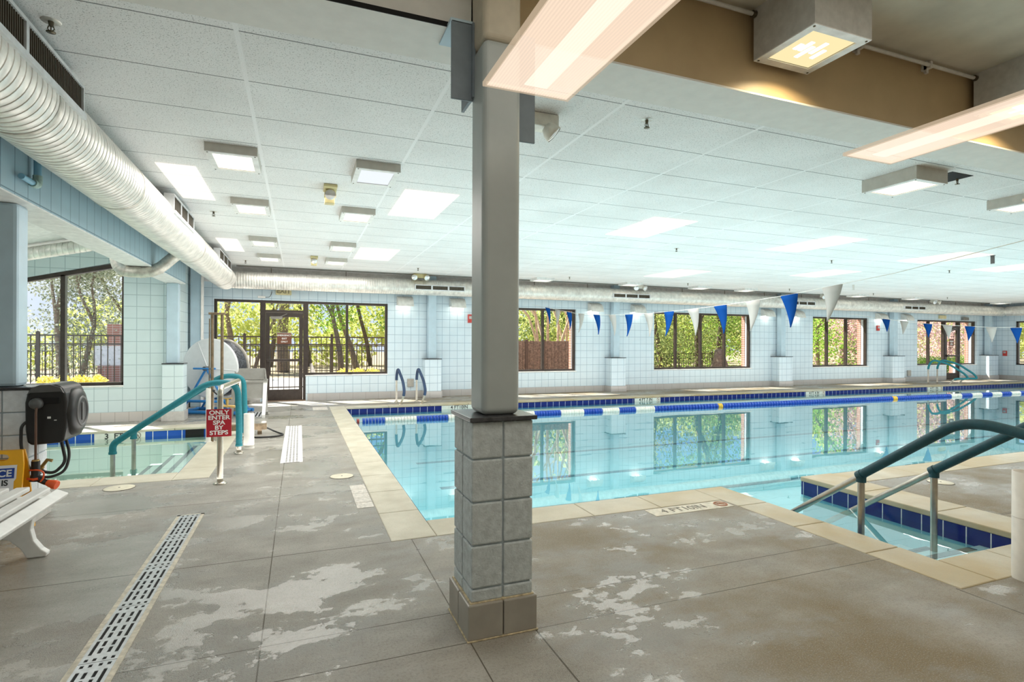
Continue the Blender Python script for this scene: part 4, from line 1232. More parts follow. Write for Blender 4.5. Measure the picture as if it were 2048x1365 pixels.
t = thing('depth_marker', 'deck plate reading 4 FT 10 IN right of the big post', 'depth marker', (3.04, 3.70, 0))
b = MB(); b.box(2.65, 3.44, 3.615, 3.785, -0.01, 0.0035, 0.002); obj('marker_plate', b, markdeck, t)
text('lettering', '4 FT10IN', inkgrey, t, 0.125, (2.98, 3.70, 0.0042), (1, 0, 0), (0, 1, 0), 0.0, xs=0.92)
nodive(t, (3.365, 3.70, 0.0042), (1, 0, 0), (0, 1, 0), 0.055, inkred, inkred)
t = thing('depth_marker', 'worn pale deck plate beside the left pool coping', 'depth marker', (0.52, 5.05, 0))
b = MB(); b.box(0.45, 0.588, 4.66, 5.43, -0.01, 0.0035, 0.002); obj('marker_plate', b, M('worn_marker', (0.62, 0.58, 0.52), 0.6, var=0.15, nscale=30), t)
b = MB(); [b.box(0.452, 0.586, y - 0.004, y + 0.004, 0.0034, 0.0042) for y in (4.82, 4.97, 5.12, 5.27)]; obj('marker_lines', b, M('faded_ink', (0.42, 0.38, 0.33), 0.7), t)
t = thing('depth_marker', 'small pale deck plate at the far end of the left pool coping', 'depth marker', (0.41, 12.1, 0))
b = MB(); b.box(0.26, 0.55, 11.8, 12.3, -0.01, 0.0035, 0.002); obj('marker_plate', b, M('worn_marker', (0.62, 0.58, 0.52), 0.6, var=0.15, nscale=30), t)

# ================================================================== DRAINS AND LIDS
def round_lid(x, y, r, label):
    t = thing('skimmer_lid', label, 'skimmer lid', (x, y, 0), 'round deck lids')
    b = MB(); b.lathe([(0.0, 0.006), (r * 0.9, 0.006), (r * 0.93, 0.004), (r, 0.004), (r, -0.01)], (x, y, 0), 36); obj('lid', b, lidc, t)
    b = MB(); b.lathe([(0.0, 0.0075), (0.008, 0.0075), (0.010, 0.0055)], (x, y, 0), 10); obj('finger_hole', b, ink, t)
    b = MB(); b.tube([(x + r * 1.01 * math.cos(a), y + r * 1.01 * math.sin(a), 0.002) for a in [2 * PI * k / 36 for k in range(36)]], 0.003, 6, True, True); obj('seam', b, inkgrey, t)
round_lid(-1.57, 6.10, 0.125, 'round cream skimmer lid in the deck in front of the spa')
round_lid(0.41, 5.85, 0.115, 'round cream skimmer lid in the deck beside the left pool coping')
round_lid(5.98, 3.52, 0.11, 'round cream skimmer lid in the deck beyond the right stair rails')
t = thing('trench_drain', 'long metal trench drain with slotted grates in the near left deck', 'drain', (-0.80, 3.6, 0))
b = MB(); b.box(-0.872, -0.724, 1.7, 4.94, -0.02, 0.0008); obj('drain_channel', b, voidm, t)
b = MB(); b.box(-0.893, -0.868, 1.7, 4.965, -0.02, 0.003); b.box(-0.728, -0.703, 1.7, 4.965, -0.02, 0.003); b.box(-0.893, -0.703, 4.94, 4.965, -0.02, 0.003); obj('drain_frame', b, M('drain_edge', (0.55, 0.50, 0.40), 0.6, var=0.15, nscale=30), t)
def grate_panel(x0, x1, y0, y1):
    """slotted panel: cells laid out on a grid of bars, openings left empty"""
    b = MB(); z0, z1 = 0.0008, 0.004
    W = x1 - x0
    cols = [(0.10, 0.20), (0.32, 0.42), (0.58, 0.68), (0.80, 0.90)]
    xs_ = [x0] + [x0 + W * v for c in cols for v in c] + [x1]
    rows_ = []
    y = y0 + 0.012
    rows_.append((y, y + 0.022, 'dots')); y += 0.045
    third = (y1 - y0 - 0.024 - 0.09) / 3
    for k in range(3):
        rows_.append((y + 0.008, y + third - 0.008, 'slots')); y += third
    rows_.append((y1 - 0.034, y1 - 0.012, 'dots'))
    prev = y0
    for (ya, yb, kind) in rows_:
        b.box(x0, x1, prev, ya, z0, z1)
        if kind == 'dots':
            for i in range(0, len(xs_) - 1, 2):
                b.box(xs_[i], xs_[i + 1], ya, yb, z0, z1)
        else:
            h = yb - ya
            for i in range(0, len(xs_) - 1, 2):
                b.box(xs_[i], xs_[i + 1], ya, yb, z0, z1)
            for i in (3, 5):
                for (p, q_) in ((0.0, 0.06), (0.44, 0.56), (0.94, 1.0)):
                    b.box(xs_[i], xs_[i + 1], ya + h * p, ya + h * q_, z0, z1)
        prev = yb
    b.box(x0, x1, prev, y1, z0, z1)
    return b
for i in range(6):
    obj('grate', grate_panel(-0.868, -0.728, 1.74 + 0.535 * i, 1.74 + 0.535 * (i + 1) - 0.004), grate, t)
t = thing('trench_drain', 'white perforated trench drain in the walkway between spa and pool', 'drain', (-0.08, 8.2, 0))
b = MB(); b.box(-0.17, 0.01, 6.72, 9.66, -0.02, 0.0008); obj('drain_channel', b, voidm, t)
b = MB(); b.box(-0.20, -0.165, 6.70, 9.68, -0.02, 0.004); b.box(0.005, 0.04, 6.70, 9.68, -0.02, 0.004); obj('drain_frame', b, gratew, t)
for i in range(6):
    y0 = 6.72 + 0.49 * i
    b = MB(); X0, X1 = -0.165, 0.005
    n = 7
    xs_ = [X0 + (X1 - X0) * k / 9 for k in range(10)]
    for k in (0, 2, 4, 6, 8):
        b.box(xs_[k], xs_[k + 1], y0, y0 + 0.486, 0.0008, 0.0045)
    for k in (1, 3, 5, 7):
        for r in range(n):
            b.box(xs_[k], xs_[k + 1], y0 + 0.486 * r / n, y0 + 0.486 * (r + 0.45) / n, 0.0008, 0.0045)
    obj('grate', b, gratew, t)
t = thing('trench_drain', 'small slotted floor drain near the exit door, by the grey sink', 'drain', (-0.78, 11.4, 0))
b = MB(); b.box(-0.92, -0.64, 11.05, 11.85, -0.01, 0.002); obj('drain_frame', b, M('pale_drain', (0.60, 0.60, 0.60), 0.6), t)
b = MB(); [b.box(-0.89 + 0.06 * k, -0.865 + 0.06 * k, 11.1, 11.8, 0.001, 0.003) for k in range(5)]; obj('slots', b, voidm, t)

# ================================================================== LANE ROPE AND PENNANTS
t = thing('lane_rope', 'blue and white floating lane rope stretched across the whole pool', 'lane rope', (0.95, 10.55, WZ + 0.02))
def lane_y(x):
    return 10.55 - 0.026 * (x - 0.95)
def floats(x0, x1, mat, name, pitch=0.062, r=0.062):
    b = MB(); n = max(1, int(round((x1 - x0) / pitch)))
    for i in range(n):
        x = x0 + (x1 - x0) * (i + 0.5) / n
        b.lathe([(0.012, x - 0.024), (r, x - 0.020), (r, x - 0.008), (0.026, x), (r, x + 0.008), (r, x + 0.020), (0.012, x + 0.024)], (0, lane_y(x), WZ + 0.018), 14, 'X')
    return obj(name, b, mat, t)
floats(0.97, 1.08, floatr, 'red_float', 0.11, 0.055)
x = 1.10; k = 0
for w in (0.42, 0.60, 0.62, 0.62, 0.60, 0.62, 0.60, 0.55, 0.45, 0.42, 0.42, 0.5):
    floats(x, x + w, floatb if k % 2 == 0 else floatw, 'float_section'); x += w; k += 1
for (a, b_) in ((x, 9.3), (9.42, 12.0), (12.0, 15.2), (15.36, 17.6)):
    floats(a, b_, floatb, 'float_section', 0.085)
floats(9.3, 9.42, floaty, 'yellow_float'); floats(15.2, 15.36, floaty, 'yellow_float')
x = 17.6; k = 0
while x < 26.3:
    floats(x, x + 0.46, floatw if k % 2 == 0 else floatb, 'float_section', 0.092); x += 0.46; k += 1
b = MB(); b.tube([(0.93, lane_y(0.93), WZ + 0.018), (26.5, lane_y(26.5), WZ + 0.018)], 0.006, 6); obj('cable', b, cord, t)

def spline(pts, y):
    for i in range(len(pts) - 1):
        (y0, z0), (y1, z1) = pts[i], pts[i + 1]
        if min(y0, y1) - 1e-6 <= y <= max(y0, y1) + 1e-6:
            f = (y - y0) / (y1 - y0)
            return z0 + f * (z1 - z0)
    return pts[-1][1]
R1 = [(13.84, 2.46), (12.8, 2.30), (11.34, 2.09), (10.2, 1.995), (9.24, 1.955), (8.41, 1.94), (7.56, 1.945), (6.62, 1.968), (6.03, 1.992), (5.34, 2.03), (4.73, 2.085), (4.0, 2.15), (3.2, 2.26)]
t = thing('pennant_line', 'white cord crossing the pool with the near row of pennants', 'cord', (6.0, 8.0, 2.0))
b = MB(); b.tube([(6.0, y, z) for (y, z) in R1] + [(6.0, 2.64, 2.34), (6.0, 2.2, 3.49)], 0.004, 6); obj('cord', b, cord, t)
R2 = [(13.84, 2.50), (12.68, 2.27), (11.9, 2.155), (11.25, 2.052), (10.7, 1.996), (10.08, 1.94), (9.55, 1.896), (8.97, 1.867), (8.0, 1.85), (6.8, 1.87), (3.2, 2.2)]
t = thing('pennant_line', 'white cord crossing the pool with the far right row of pennants', 'cord', (18.4, 8.0, 2.0))
b = MB(); b.tube([(18.4, y, z) for (y, z) in R2] + [(18.4, 3.02, 2.985)], 0.006, 6); obj('cord', b, cord, t)
def pennant(x, y, rope, blue, label, tilt=0.0, group='pennants'):
    w, h = 0.135, 0.43
    zc = spline(rope, y)
    n = 6
    vs, fs = [], []
    for side in (-0.002, 0.002):
        for i in range(n + 1):
            f = i / n
            hw = w * (1 - f) + 0.004
            bow = 0.025 * math.sin(f * PI) + tilt * f
            for sgn in (-1, 0, 1):
                yy = y + hw * sgn
                zz = (spline(rope, min(13.8, max(3.3, y + w * sgn))) if i == 0 else zc) - h * f
                vs.append((x + side + bow - 0.012 * (1 - abs(sgn)), yy - tilt * f * 0.5, zz))
    m = 3
    off = (n + 1) * m
    for s in (0, 1):
        for i in range(n):
            for k in range(2):
                a = s * off + i * m + k
                fs.append((a, a + 1, a + m + 1, a + m) if s else (a, a + m, a + m + 1, a + 1))
    ring = [i * m for i in range(n + 1)] + [n * m + 1, n * m + 2] + [i * m + 2 for i in range(n - 1, -1, -1)] + [1]
    for i in range(len(ring)):
        a, b_ = ring[i], ring[(i + 1) % len(ring)]
        fs.append((a, b_, b_ + off, a + off))
    mb = MB(); mb.add(vs, fs, True)
    o = obj('pennant', mb, flagb if blue else flagw)
    # keep the origin at the cord
    for v in o.data.vertices:
        v.co -= Vector((x, y, zc))
    o.location = (x, y, zc)
    return tag(o, label, 'pennant', group)
y1 = [12.86, 12.27, 11.65, 11.03, 10.35, 9.72, 9.10, 8.46, 7.86, 7.24, 6.62, 5.97, 5.36, 4.735]
ordw = ['first', 'second', 'third', 'fourth', 'fifth', 'sixth', 'seventh']
for i, y in enumerate(y1):
    blue = i % 2 == 0
    k = i // 2
    if i == 12:
        lb = 'largest blue pennant, hanging in front of the column right of the four-pane window'
    elif i == 13:
        lb = 'largest white pennant, nearest on the cord to the right'
    else:
        lb = '%s pennant on the near cord, %s %s one from the big post' % ('blue' if blue else 'white', ordw[k], 'blue' if blue else 'white')
    pennant(6.0, y, R1, blue, lb, (0.05, -0.03, 0.02, -0.05, 0.04)[i % 5], 'pennants on the near cord')
y2 = [12.53, 11.93, 11.22, 10.66, 10.06, 9.53, 8.95, 8.35, 7.75]
w2 = ['blue pennant in front of the hooded lamp before the far door', 'white pennant in front of the second hooded lamp before the far door', 'blue pennant in front of the left pane of the far door window', 'white pennant just left of the far door', 'blue pennant just right of the far door', 'white pennant in front of the far right corner column', 'blue pennant on the right wall window, at the edge of the picture']
for i, y in enumerate(y2[:7]):
    pennant(18.4, y, R2, i % 2 == 0, w2[i], (0.03, -0.04, 0.02)[i % 3], 'pennants on the far cord')
for (x, y, w) in ((12.2, 6.3, 'beside the third reflected-light panel'), (14.6, 10.86, 'above the white pennants')):
    t = thing('ceiling_hook', 'small bent hook hanging from the ceiling %s' % w, 'hook', (x, y, ZC))
    b = MB(); b.box(x - 0.03, x + 0.03, y - 0.03, y + 0.03, ZC - 0.01, ZC - 0.001); b.box(x - 0.008, x + 0.008, y - 0.03, y + 0.03, ZC - 0.16, ZC - 0.008); obj('bracket', b, offwhite if x > 13 else darkg, t)

# ================================================================== HANDRAILS
def flange(mb, x, y, z, r=0.05):
    mb.lathe([(0.001, 0.022), (0.030, 0.022), (r, 0.008), (r, 0.0)], (x, y, z), 20)
# the two stair rails on the right; each drops along +Y into the recess
for (X, Yp, lab) in ((3.99, 2.90, 'left stair rail with a dark teal sleeve, at the steps on the right'), (4.66, 2.79, 'right stair rail with a dark teal sleeve, at the steps on the right')):
    t = thing('stair_rail', lab, 'handrail', (X, Yp, 0), 'sleeved rails at the pool steps')
    zt = 0.372 if X < 4.2 else 0.376
    sl_ = (0.372 + 0.10) / 0.60
    low = MB(); low.tube([(X, Yp - 0.02, zt + 0.016), (X, Yp + 0.86, zt - 0.86 * 0.735), (X, Yp + 0.95, zt - 0.95 * 0.735)], 0.024, 18)
    obj('lower_rail', low, steel, t)
    p = MB(); p.tube([(X, Yp, zt - 0.005), (X, Yp, -0.45)], 0.024, 18); obj('post', p, steel, t)
    pk = 0.86
    path = fillet([(X, Yp + 0.015, zt), (X, Yp - 0.64, pk - 0.005), (X, Yp - 0.80, pk + 0.02), (X, Yp - 1.10, pk - 0.03), (X, Yp - 1.32, pk - 0.20), (X, Yp - 1.36, 0.45)], 0.16, 8)
    s = MB(); s.tube(path, 0.033, 20); obj('teal_sleeve', s, teald, t)
    s = MB(); s.tube([(X, Yp + 0.022, zt - 0.006), (X, Yp - 0.012, zt + 0.020)], 0.037, 20); s.tube([(X, Yp, zt + 0.01), (X, Yp, zt - 0.045)], 0.034, 16); obj('sleeve_cuff', s, teald, t)
    p = MB(); p.tube([(X, Yp - 1.36, 0.46), (X, Yp - 1.36, 0.0)], 0.024, 16); flange(p, X, Yp - 1.36, 0.0); obj('rear_post', p, steel, t)
# the two spa rails
for (Y, X0, h, lab) in ((7.48, -1.99, 0.885, 'teal sleeved spa handrail, the nearer one, behind the red sign'), (8.58, -2.05, 0.905, 'teal sleeved spa handrail, the farther one, ending by the white pipe')):
    t = thing('spa_rail', lab, 'handrail', (-0.71, Y, 0), 'sleeved rails at the spa')
    xe = -0.69 if Y < 8 else -0.72
    path = fillet([(X0, Y, 0.09), (X0, Y, 0.20), (X0 + 0.16, Y, 0.315), (-1.22, Y, 0.745), (-1.02, Y, h), (xe - 0.02, Y, h - 0.01), (xe, Y, 0.45), (xe, Y, 0.10)], 0.17, 8)
    s = MB(); s.tube(path, 0.036, 18); obj('teal_sleeve', s, teal, t)
    s = MB(); s.tube([(X0, Y, 0.11), (X0, Y, 0.085)], 0.041, 16); s.tube([(xe, Y, 0.12), (xe, Y, 0.095)], 0.041, 16); obj('sleeve_cuff', s, teal, t)
    p = MB(); p.tube([(X0, Y, 0.12), (X0, Y, -0.5)], 0.025, 16); obj('water_post', p, steel, t)
    p = MB(); p.tube([(xe, Y, 0.13), (xe, Y, 0.0)], 0.025, 16); flange(p, xe, Y, 0.0); obj('deck_post', p, steel, t)
# steel grab rail carrying the red sign
t = thing('grab_rail', 'polished steel hoop rail on two flanged feet, holding the red sign', 'handrail', (-0.71, 6.75, 0))
path = fillet([(-0.714, 5.955, 0.0), (-0.714, 5.955, 0.93), (-0.70, 7.57, 0.90), (-0.70, 7.57, 0.0)], 0.11, 8)
b = MB(); b.tube(path, 0.027, 18); obj('hoop', b, steelw, t)
b = MB(); flange(b, -0.714, 5.955, 0.0, 0.062); obj('foot_flange', b, steelw, t)
b = MB(); flange(b, -0.70, 7.57, 0.0, 0.062); obj('foot_flange', b, steelw, t)
t = thing('spa_sign', 'red sign reading ONLY ENTER SPA BY STEPS on the steel rail', 'sign', (-0.72, 5.925, 0.6))
b = MB(); b.box(-0.828, -0.612, 5.918, 5.928, 0.462, 0.728, 0.002); obj('sign_plate', b, red, t)
for i, s in enumerate(('ONLY', 'ENTER', 'SPA', 'BY', 'STEPS')):
    text('lettering', s, lett, t, 0.056, (-0.72, 5.9165, 0.694 - i * 0.0485), (1, 0, 0), (0, 0, 1), 0.0016, xs=1.12)
for zz in (0.50, 0.66):
    obj('sign_clamp', MB().box(-0.76, -0.67, 5.928, 5.935, zz, zz + 0.03, 0.002), steel, t)
t = thing('white_pipe', 'short white plastic pipe standing on the deck behind the steel hoop rail', 'pipe', (-0.605, 7.80, 0))
b = MB(); b.lathe([(0.062, 0.0), (0.062, 0.455), (0.056, 0.455), (0.056, 0.42), (0.0, 0.42)], (-0.605, 7.80, 0), 28); obj('pipe_body', b, pvc, t)
b = MB(); b.lathe([(0.066, 0.0), (0.066, 0.02), (0.062, 0.022)], (-0.605, 7.80, 0), 28); obj('pipe_foot', b, pvc, t)
t = thing('white_pipe', 'white plastic pipe standing on the deck at the right edge', 'pipe', (3.93, 1.88, 0))
b = MB(); b.lathe([(0.070, 0.0), (0.070, 0.63), (0.063, 0.63), (0.063, 0.55), (0.0, 0.55)], (3.985, 1.88, 0), 36); obj('pipe_body', b, pvc, t)
b = MB(); b.lathe([(0.0705, 0.36), (0.0712, 0.363), (0.0705, 0.366)], (3.985, 1.88, 0), 36); obj('pipe_seam', b, pvc, t)

# spa lift frame with its brass arm and hose
t = thing('spa_lift', 'tall brass coloured two-post spa lift frame with a flat top bar', 'spa lift', (-1.07, 8.5, 0))
b = MB(); b.tube([(-1.118, 8.5, 0.0), (-1.122, 8.5, 1.765)], 0.020, 14); b.tube([(-1.155, 8.5, 0.72), (-1.155, 8.5, 1.70)], 0.008, 8); obj('post', b, brass, t)
b = MB(); b.tube([(-1.00, 8.5, 0.0), (-1.00, 8.5, 1.765)], 0.020, 14); obj('post', b, brass, t)
b = MB(); b.box(-1.165, -0.965, 8.47, 8.53, 1.755, 1.785, 0.004); obj('top_bar', b, brass, t)
b = MB(); b.lathe([(0.0, 0.74), (0.045, 0.74), (0.050, 0.73), (0.050, 0.02), (0.066, 0.0)], (-1.150, 8.53, 0), 22); obj('white_sleeve', b, pvc, t)
b = MB(); b.box(-1.20, -0.45, 8.93, 9.02, 0.07, 0.16, 0.008); b.box(-1.14, -1.06, 8.52, 8.95, 0.07, 0.15, 0.006); b.cyl((-0.55, 8.97, 0.0), (-0.55, 8.97, 0.07), 0.032); obj('base_arm', b, brass, t)
b = MB(); b.tube([(-1.02, 8.46, 0.50), (-0.83, 8.46, 0.48)], 0.018, 10); b.cyl((-0.93, 8.46, 0.47), (-0.93, 8.46, 0.60), 0.014, 0.022, 12); b.box(-0.99, -0.87, 8.43, 8.49, 0.59, 0.605); obj('valve', b, M('brass_valve', (0.50, 0.34, 0.12), 0.35, 0.6), t)
b = MB(); b.tube([(-1.00, 8.45, 0.64), (-1.05, 8.42, 0.66), (-1.09, 8.42, 0.70)], 0.010, 8); b.sphere((-1.09, 8.42, 0.71), 0.018, 8); obj('control_knob', b, blackp, t)
t = tag(obj('garden_hose', MB().tube(fillet([(-0.47, 8.97, 0.10), (-0.30, 8.95, 0.014), (-0.20, 8.75, 0.012), (-0.32, 8.60, 0.012), (-0.55, 8.60, 0.012), (-0.66, 8.66, 0.012)], 0.16, 8), 0.012, 10), rubber), 'dark hose loop lying on the deck beside the brass lift arm', 'hose')

# pool grab rails with navy sleeves
for (X, lab) in ((2.10, 'left navy sleeved grab rail at the far pool edge'), (2.57, 'right navy sleeved grab rail at the far pool edge')):
    t = thing('pool_grab_rail', lab, 'handrail', (X, 12.6, 0), 'navy grab rails at the far pool edge')
    path = fillet([(X, 12.75, 0.0), (X, 12.75, 0.62), (X + 0.01, 12.62, 0.80), (X + 0.06, 12.25, 0.52), (X + 0.06, 12.05, 0.30), (X + 0.03, 12.12, 0.12), (X, 12.25, 0.0)], 0.12, 8)
    k = len(path)
    b = MB(); b.tube(path, 0.022, 14); obj('rail', b, M('cream_steel', (0.66, 0.62, 0.54), 0.35, 0.4), t)
    mid = [p for p in path if p.z > 0.36 or (p.y < 12.2 and p.z > 0.20)]
    b = MB(); b.tube(mid, 0.032, 16); obj('navy_sleeve', b, navy, t)
    for yy in (12.75, 12.25):
        b = MB(); flange(b, X, yy, 0, 0.05); obj('foot_flange', b, steelw, t)
# far ladder with teal sleeves
t = thing('pool_ladder', 'far pool ladder with two looping teal sleeved handrails', 'pool ladder', (21.4, 12.4, 0))
for X in (20.95, 21.45):
    path = fillet([(X, 12.75, 0.0), (X, 12.75, 0.62), (X + 0.02, 12.62, 0.86), (X + 0.45, 12.35, 0.72), (X + 0.95, 12.12, 0.36), (X + 0.95, 12.0, 0.20), (X + 0.50, 12.2, 0.20), (X + 0.42, 12.3, 0.0)], 0.20, 8)
    b = MB(); b.tube(path, 0.024, 12); obj('rail', b, steel, t)
    b = MB(); b.tube([p for p in path if p.z > 0.50] , 0.034, 14); obj('teal_sleeve', b, teal, t)
    low = [p for p in path if p.x > X + 0.45 and p.z <= 0.75 and p.z > 0.15]
    b = MB(); b.tube(low, 0.034, 14); obj('teal_sleeve', b, teal, t)

# ================================================================== COVER REEL, SINK
t = thing('cover_reel', 'large white pool cover reel on a blue stand in the far left corner', 'reel', (-1.60, 12.35, 0))
ax = Vector((0.52, 1.0, 0)).normalized()
e1 = Vector((ax.y, -ax.x, 0)); e2 = Vector((0, 0, 1))
def disc(c, r, d, n=56, cone=0.05):
    c = Vector(c); mb = MB(); vs = []; fs = []
    prof = [(0.0, -cone), (0.06, -cone), (r * 0.97, 0.0), (r, 0.012), (r, d), (0.0, d)]
    for (rr, a) in prof:
        for k in range(n):
            an = 2 * PI * k / n
            vs.append(c + ax * a + e1 * rr * math.cos(an) + e2 * rr * math.sin(an))
    for i in range(len(prof) - 1):
        for k in range(n):
            fs.append((i * n + k, i * n + (k + 1) % n, (i + 1) * n + (k + 1) % n, (i + 1) * n + k))
    return mb.add(vs, fs)
C0 = Vector((-1.59, 11.75, 0.88)); C1 = C0 + ax * 0.36
obj('end_disc', disc(C0, 0.57, 0.03), reelw, t)
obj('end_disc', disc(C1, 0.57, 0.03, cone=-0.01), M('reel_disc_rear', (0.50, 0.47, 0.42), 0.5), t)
b = MB()
prev = []
for i in range(19):
    p = C0 + ax * (0.03 + 0.33 * i / 18)
    prev.append(p)
rs = [0.52 + 0.016 * (i % 2) for i in range(19)]
b.tube(prev, rs, 40, False); obj('rolled_cover', b, bubble, t)
for k in range(3):
    an = PI / 2 + k * 2 * PI / 3 + 0.45
    d = e1 * math.cos(an) + e2 * math.sin(an)
    obj('disc_rib', MB().tube([C0 - ax * 0.050 + d * 0.04, C0 - ax * 0.004 + d * 0.54], [0.012, 0.006], 8), reelw, t)
b = MB()
f0 = C0 - ax * 0.10; f1 = C1 + ax * 0.10
for fc in (f0, f1):
    top = fc
    b.tube([top, Vector((fc.x, fc.y, 0.05)) - e1 * 0.50], 0.020, 10); b.tube([top, Vector((fc.x, fc.y, 0.05)) + e1 * 0.50], 0.020, 10)
    b.tube([Vector((fc.x, fc.y, 0.05)) - e1 * 0.60, Vector((fc.x, fc.y, 0.05)) + e1 * 0.60], 0.035, 10)
    b.tube([Vector((fc.x, fc.y, 0.26)) - e1 * 0.40, Vector((fc.x, fc.y, 0.26)) + e1 * 0.40], 0.026, 10)
b.tube([Vector((f0.x, f0.y, 0.05)) + e1 * 0.55, Vector((f1.x, f1.y, 0.05)) + e1 * 0.55], 0.03, 10); b.tube([Vector((f0.x, f0.y, 0.05)) - e1 * 0.55, Vector((f1.x, f1.y, 0.05)) - e1 * 0.55], 0.03, 10)
obj('stand', b, blueframe, t)
b = MB(); b.tube([f0 - ax * 0.05 - e1 * 0.22, f0 - ax * 0.05 + e1 * 0.22], 0.018, 10); obj('crank_bar', b, blueframe, t)
b = MB(); b.tube([f0 - ax * 0.06, f0 + ax * 0.12], 0.04, 14); obj('axle_hub', b, darkg, t)

t = thing('utility_sink', 'grey plastic laundry sink on splayed legs in front of the exit door', 'sink', (-0.83, 11.2, 0))
x0, x1, y0, y1 = -1.12, -0.60, 10.95, 11.45
b = MB()
def rect(xa, xb, ya, yb, z):
    return [(xa, ya, z), (xb, ya, z), (xb, yb, z), (xa, yb, z)]
vs = rect(x0, x1, y0, y1, 0.66) + rect(x0 + 0.03, x1 - 0.03, y0 + 0.03, y1 - 0.03, 0.36) + rect(x0 + 0.10, x1 - 0.10, y0 + 0.10, y1 - 0.10, 0.31)
fs = []
for L in (0, 4):
    for k in range(4):
        fs.append((L + k, L + (k + 1) % 4, L + 4 + (k + 1) % 4, L + 4 + k))
fs.append((8, 9, 10, 11))
b.add(vs, fs)
vi = rect(x0 + 0.02, x1 - 0.02, y0 + 0.02, y1 - 0.02, 0.66) + rect(x0 + 0.05, x1 - 0.05, y0 + 0.05, y1 - 0.05, 0.38)
b.add(vi, [(0, 4, 5, 1), (1, 5, 6, 2), (2, 6, 7, 3), (3, 7, 4, 0), (4, 7, 6, 5)])
obj('basin', b, sinkg, t)
b = MB(); b.box(x0 - 0.04, x1 + 0.06, y0 - 0.04, y0 + 0.03, 0.645, 0.68, 0.006); b.box(x0 - 0.04, x1 + 0.04, y1 - 0.03, y1 + 0.04, 0.645, 0.68, 0.006); b.box(x0 - 0.04, x0 + 0.025, y0, y1, 0.645, 0.68, 0.006); b.box(x1 - 0.025, x1 + 0.04, y0, y1, 0.645, 0.68, 0.006)
obj('rim', b, sinkg, t)
b = MB(); b.prism([(y1 + 0.0, 0.68), (y1 + 0.04, 0.68), (y1 + 0.10, 0.88), (y1 + 0.08, 0.88)], x0 - 0.02, x1 - 0.02, 'YZ'); b.tube([(x1 - 0.02, y1 + 0.08, 0.86), (x1 + 0.03, y0 + 0.05, 0.68)], 0.014, 8); obj('splash_back', b, sinkg, t)
for (xa, ya, dx) in ((x0 + 0.03, y0 + 0.02, -0.05), (x1 + 0.02, y0 + 0.0, -0.03), (x0 + 0.03, y1 - 0.03, -0.05), (x1 - 0.02, y1 - 0.03, 0.04)):
    b = MB(); b.prism([(xa - 0.035, 0.65), (xa + 0.035, 0.65), (xa + dx + 0.025, 0.0), (xa + dx - 0.025, 0.0)], ya - 0.015, ya + 0.015, 'XZ'); obj('leg', b, plastw if xa > -0.7 and ya < 11.1 else sinkg, t)
b = MB(); b.cyl((-0.86, 11.2, 0.32), (-0.86, 11.2, 0.22), 0.04); obj('drain_outlet', b, sinkg, t)

# ================================================================== LEFT FOREGROUND
t = thing('hose_reel', 'black wall mounted hose reel cabinet on the near left block pedestal', 'hose reel', (-1.76, 5.25, 0.62))
b = MB()
# rounded body: outline in X-Z extruded along Y, front at low Y
out = [(-1.865, 0.63), (-1.875, 0.72), (-1.878, 0.92), (-1.865, 0.985), (-1.83, 1.035), (-1.78, 1.055), (-1.70, 1.055), (-1.655, 1.035), (-1.632, 0.985), (-1.622, 0.92), (-1.625, 0.72), (-1.64, 0.64), (-1.66, 0.615), (-1.84, 0.605)]
b.prism(out, 5.02, 5.40, 'XZ')
bo = obj('cabinet', b, blackp, t)
mdf = bo.modifiers.new('bevel', 'BEVEL'); mdf.width = 0.018; mdf.segments = 3; mdf.limit_method = 'ANGLE'; mdf.angle_limit = 0.6
b = MB(); b.prism([(-1.86, 0.98), (-1.83, 1.03), (-1.78, 1.052), (-1.72, 1.052), (-1.66, 1.03), (-1.64, 0.99), (-1.66, 1.0), (-1.84, 0.995)], 5.005, 5.02, 'XZ'); obj('hood_lip', b, darkg, t)
b = MB(); b.box(-1.84, -1.665, 5.012, 5.03, 0.91, 0.955, 0.006); obj('hose_slot', b, voidm, t)
b = MB(); b.lathe([(0.0, -1.585 + 1.6), (0.12, -1.585 + 1.6), (0.17, -1.60 + 1.6), (0.185, -1.63 + 1.6), (0.185, -1.66 + 1.6)], (-1.6, 5.21, 0.83), 36, 'X'); cap = obj('side_cap', b, blackp, t)
b = MB(); b.lathe([(0.10, 0.018), (0.104, 0.024), (0.115, 0.024), (0.119, 0.018)], (-1.603, 5.21, 0.83), 36, 'X'); b.box(-1.60, -1.578, 5.19, 5.23, 0.76, 0.90, 0.006); obj('cap_ring', b, darkg, cap)
b = MB(); b.lathe([(0.0, -0.05), (0.030, -0.045), (0.042, -0.02), (0.042, 0.0), (0.02, 0.012)], (-1.80, 5.01, 0.915), 18, 'Y'); b.v = [(p[0], p[1], p[2]) for p in b.v]; obj('hose_stopper', b, darkg, t)
b = MB(); b.box(-1.74, -1.72, 5.014, 5.021, 0.80, 0.815); obj('latch_mark', b, plastw, t)
b = MB(); b.box(-1.70, -1.685, 5.016, 5.0205, 0.784, 0.79); obj('latch_mark', b, plastw, t)
b = MB(); b.box(-1.90, -1.86, 5.13, 5.36, 0.72, 1.0, 0.004); obj('wall_bracket', b, darkg, t)
b = MB(); b.tube(fillet([(-1.79, 4.985, 0.905), (-1.79, 4.965, 0.86), (-1.79, 4.965, 0.50)], 0.03), 0.008, 10); obj('pulled_hose', b, hosered, t)
b = MB(); b.tube(fillet([(-1.845, 5.06, 0.80), (-1.895, 5.02, 0.76), (-1.89, 5.0, 0.58), (-1.83, 4.99, 0.43), (-1.77, 4.99, 0.40)], 0.12, 8), 0.010, 10); obj('feed_hose', b, rubber, t)
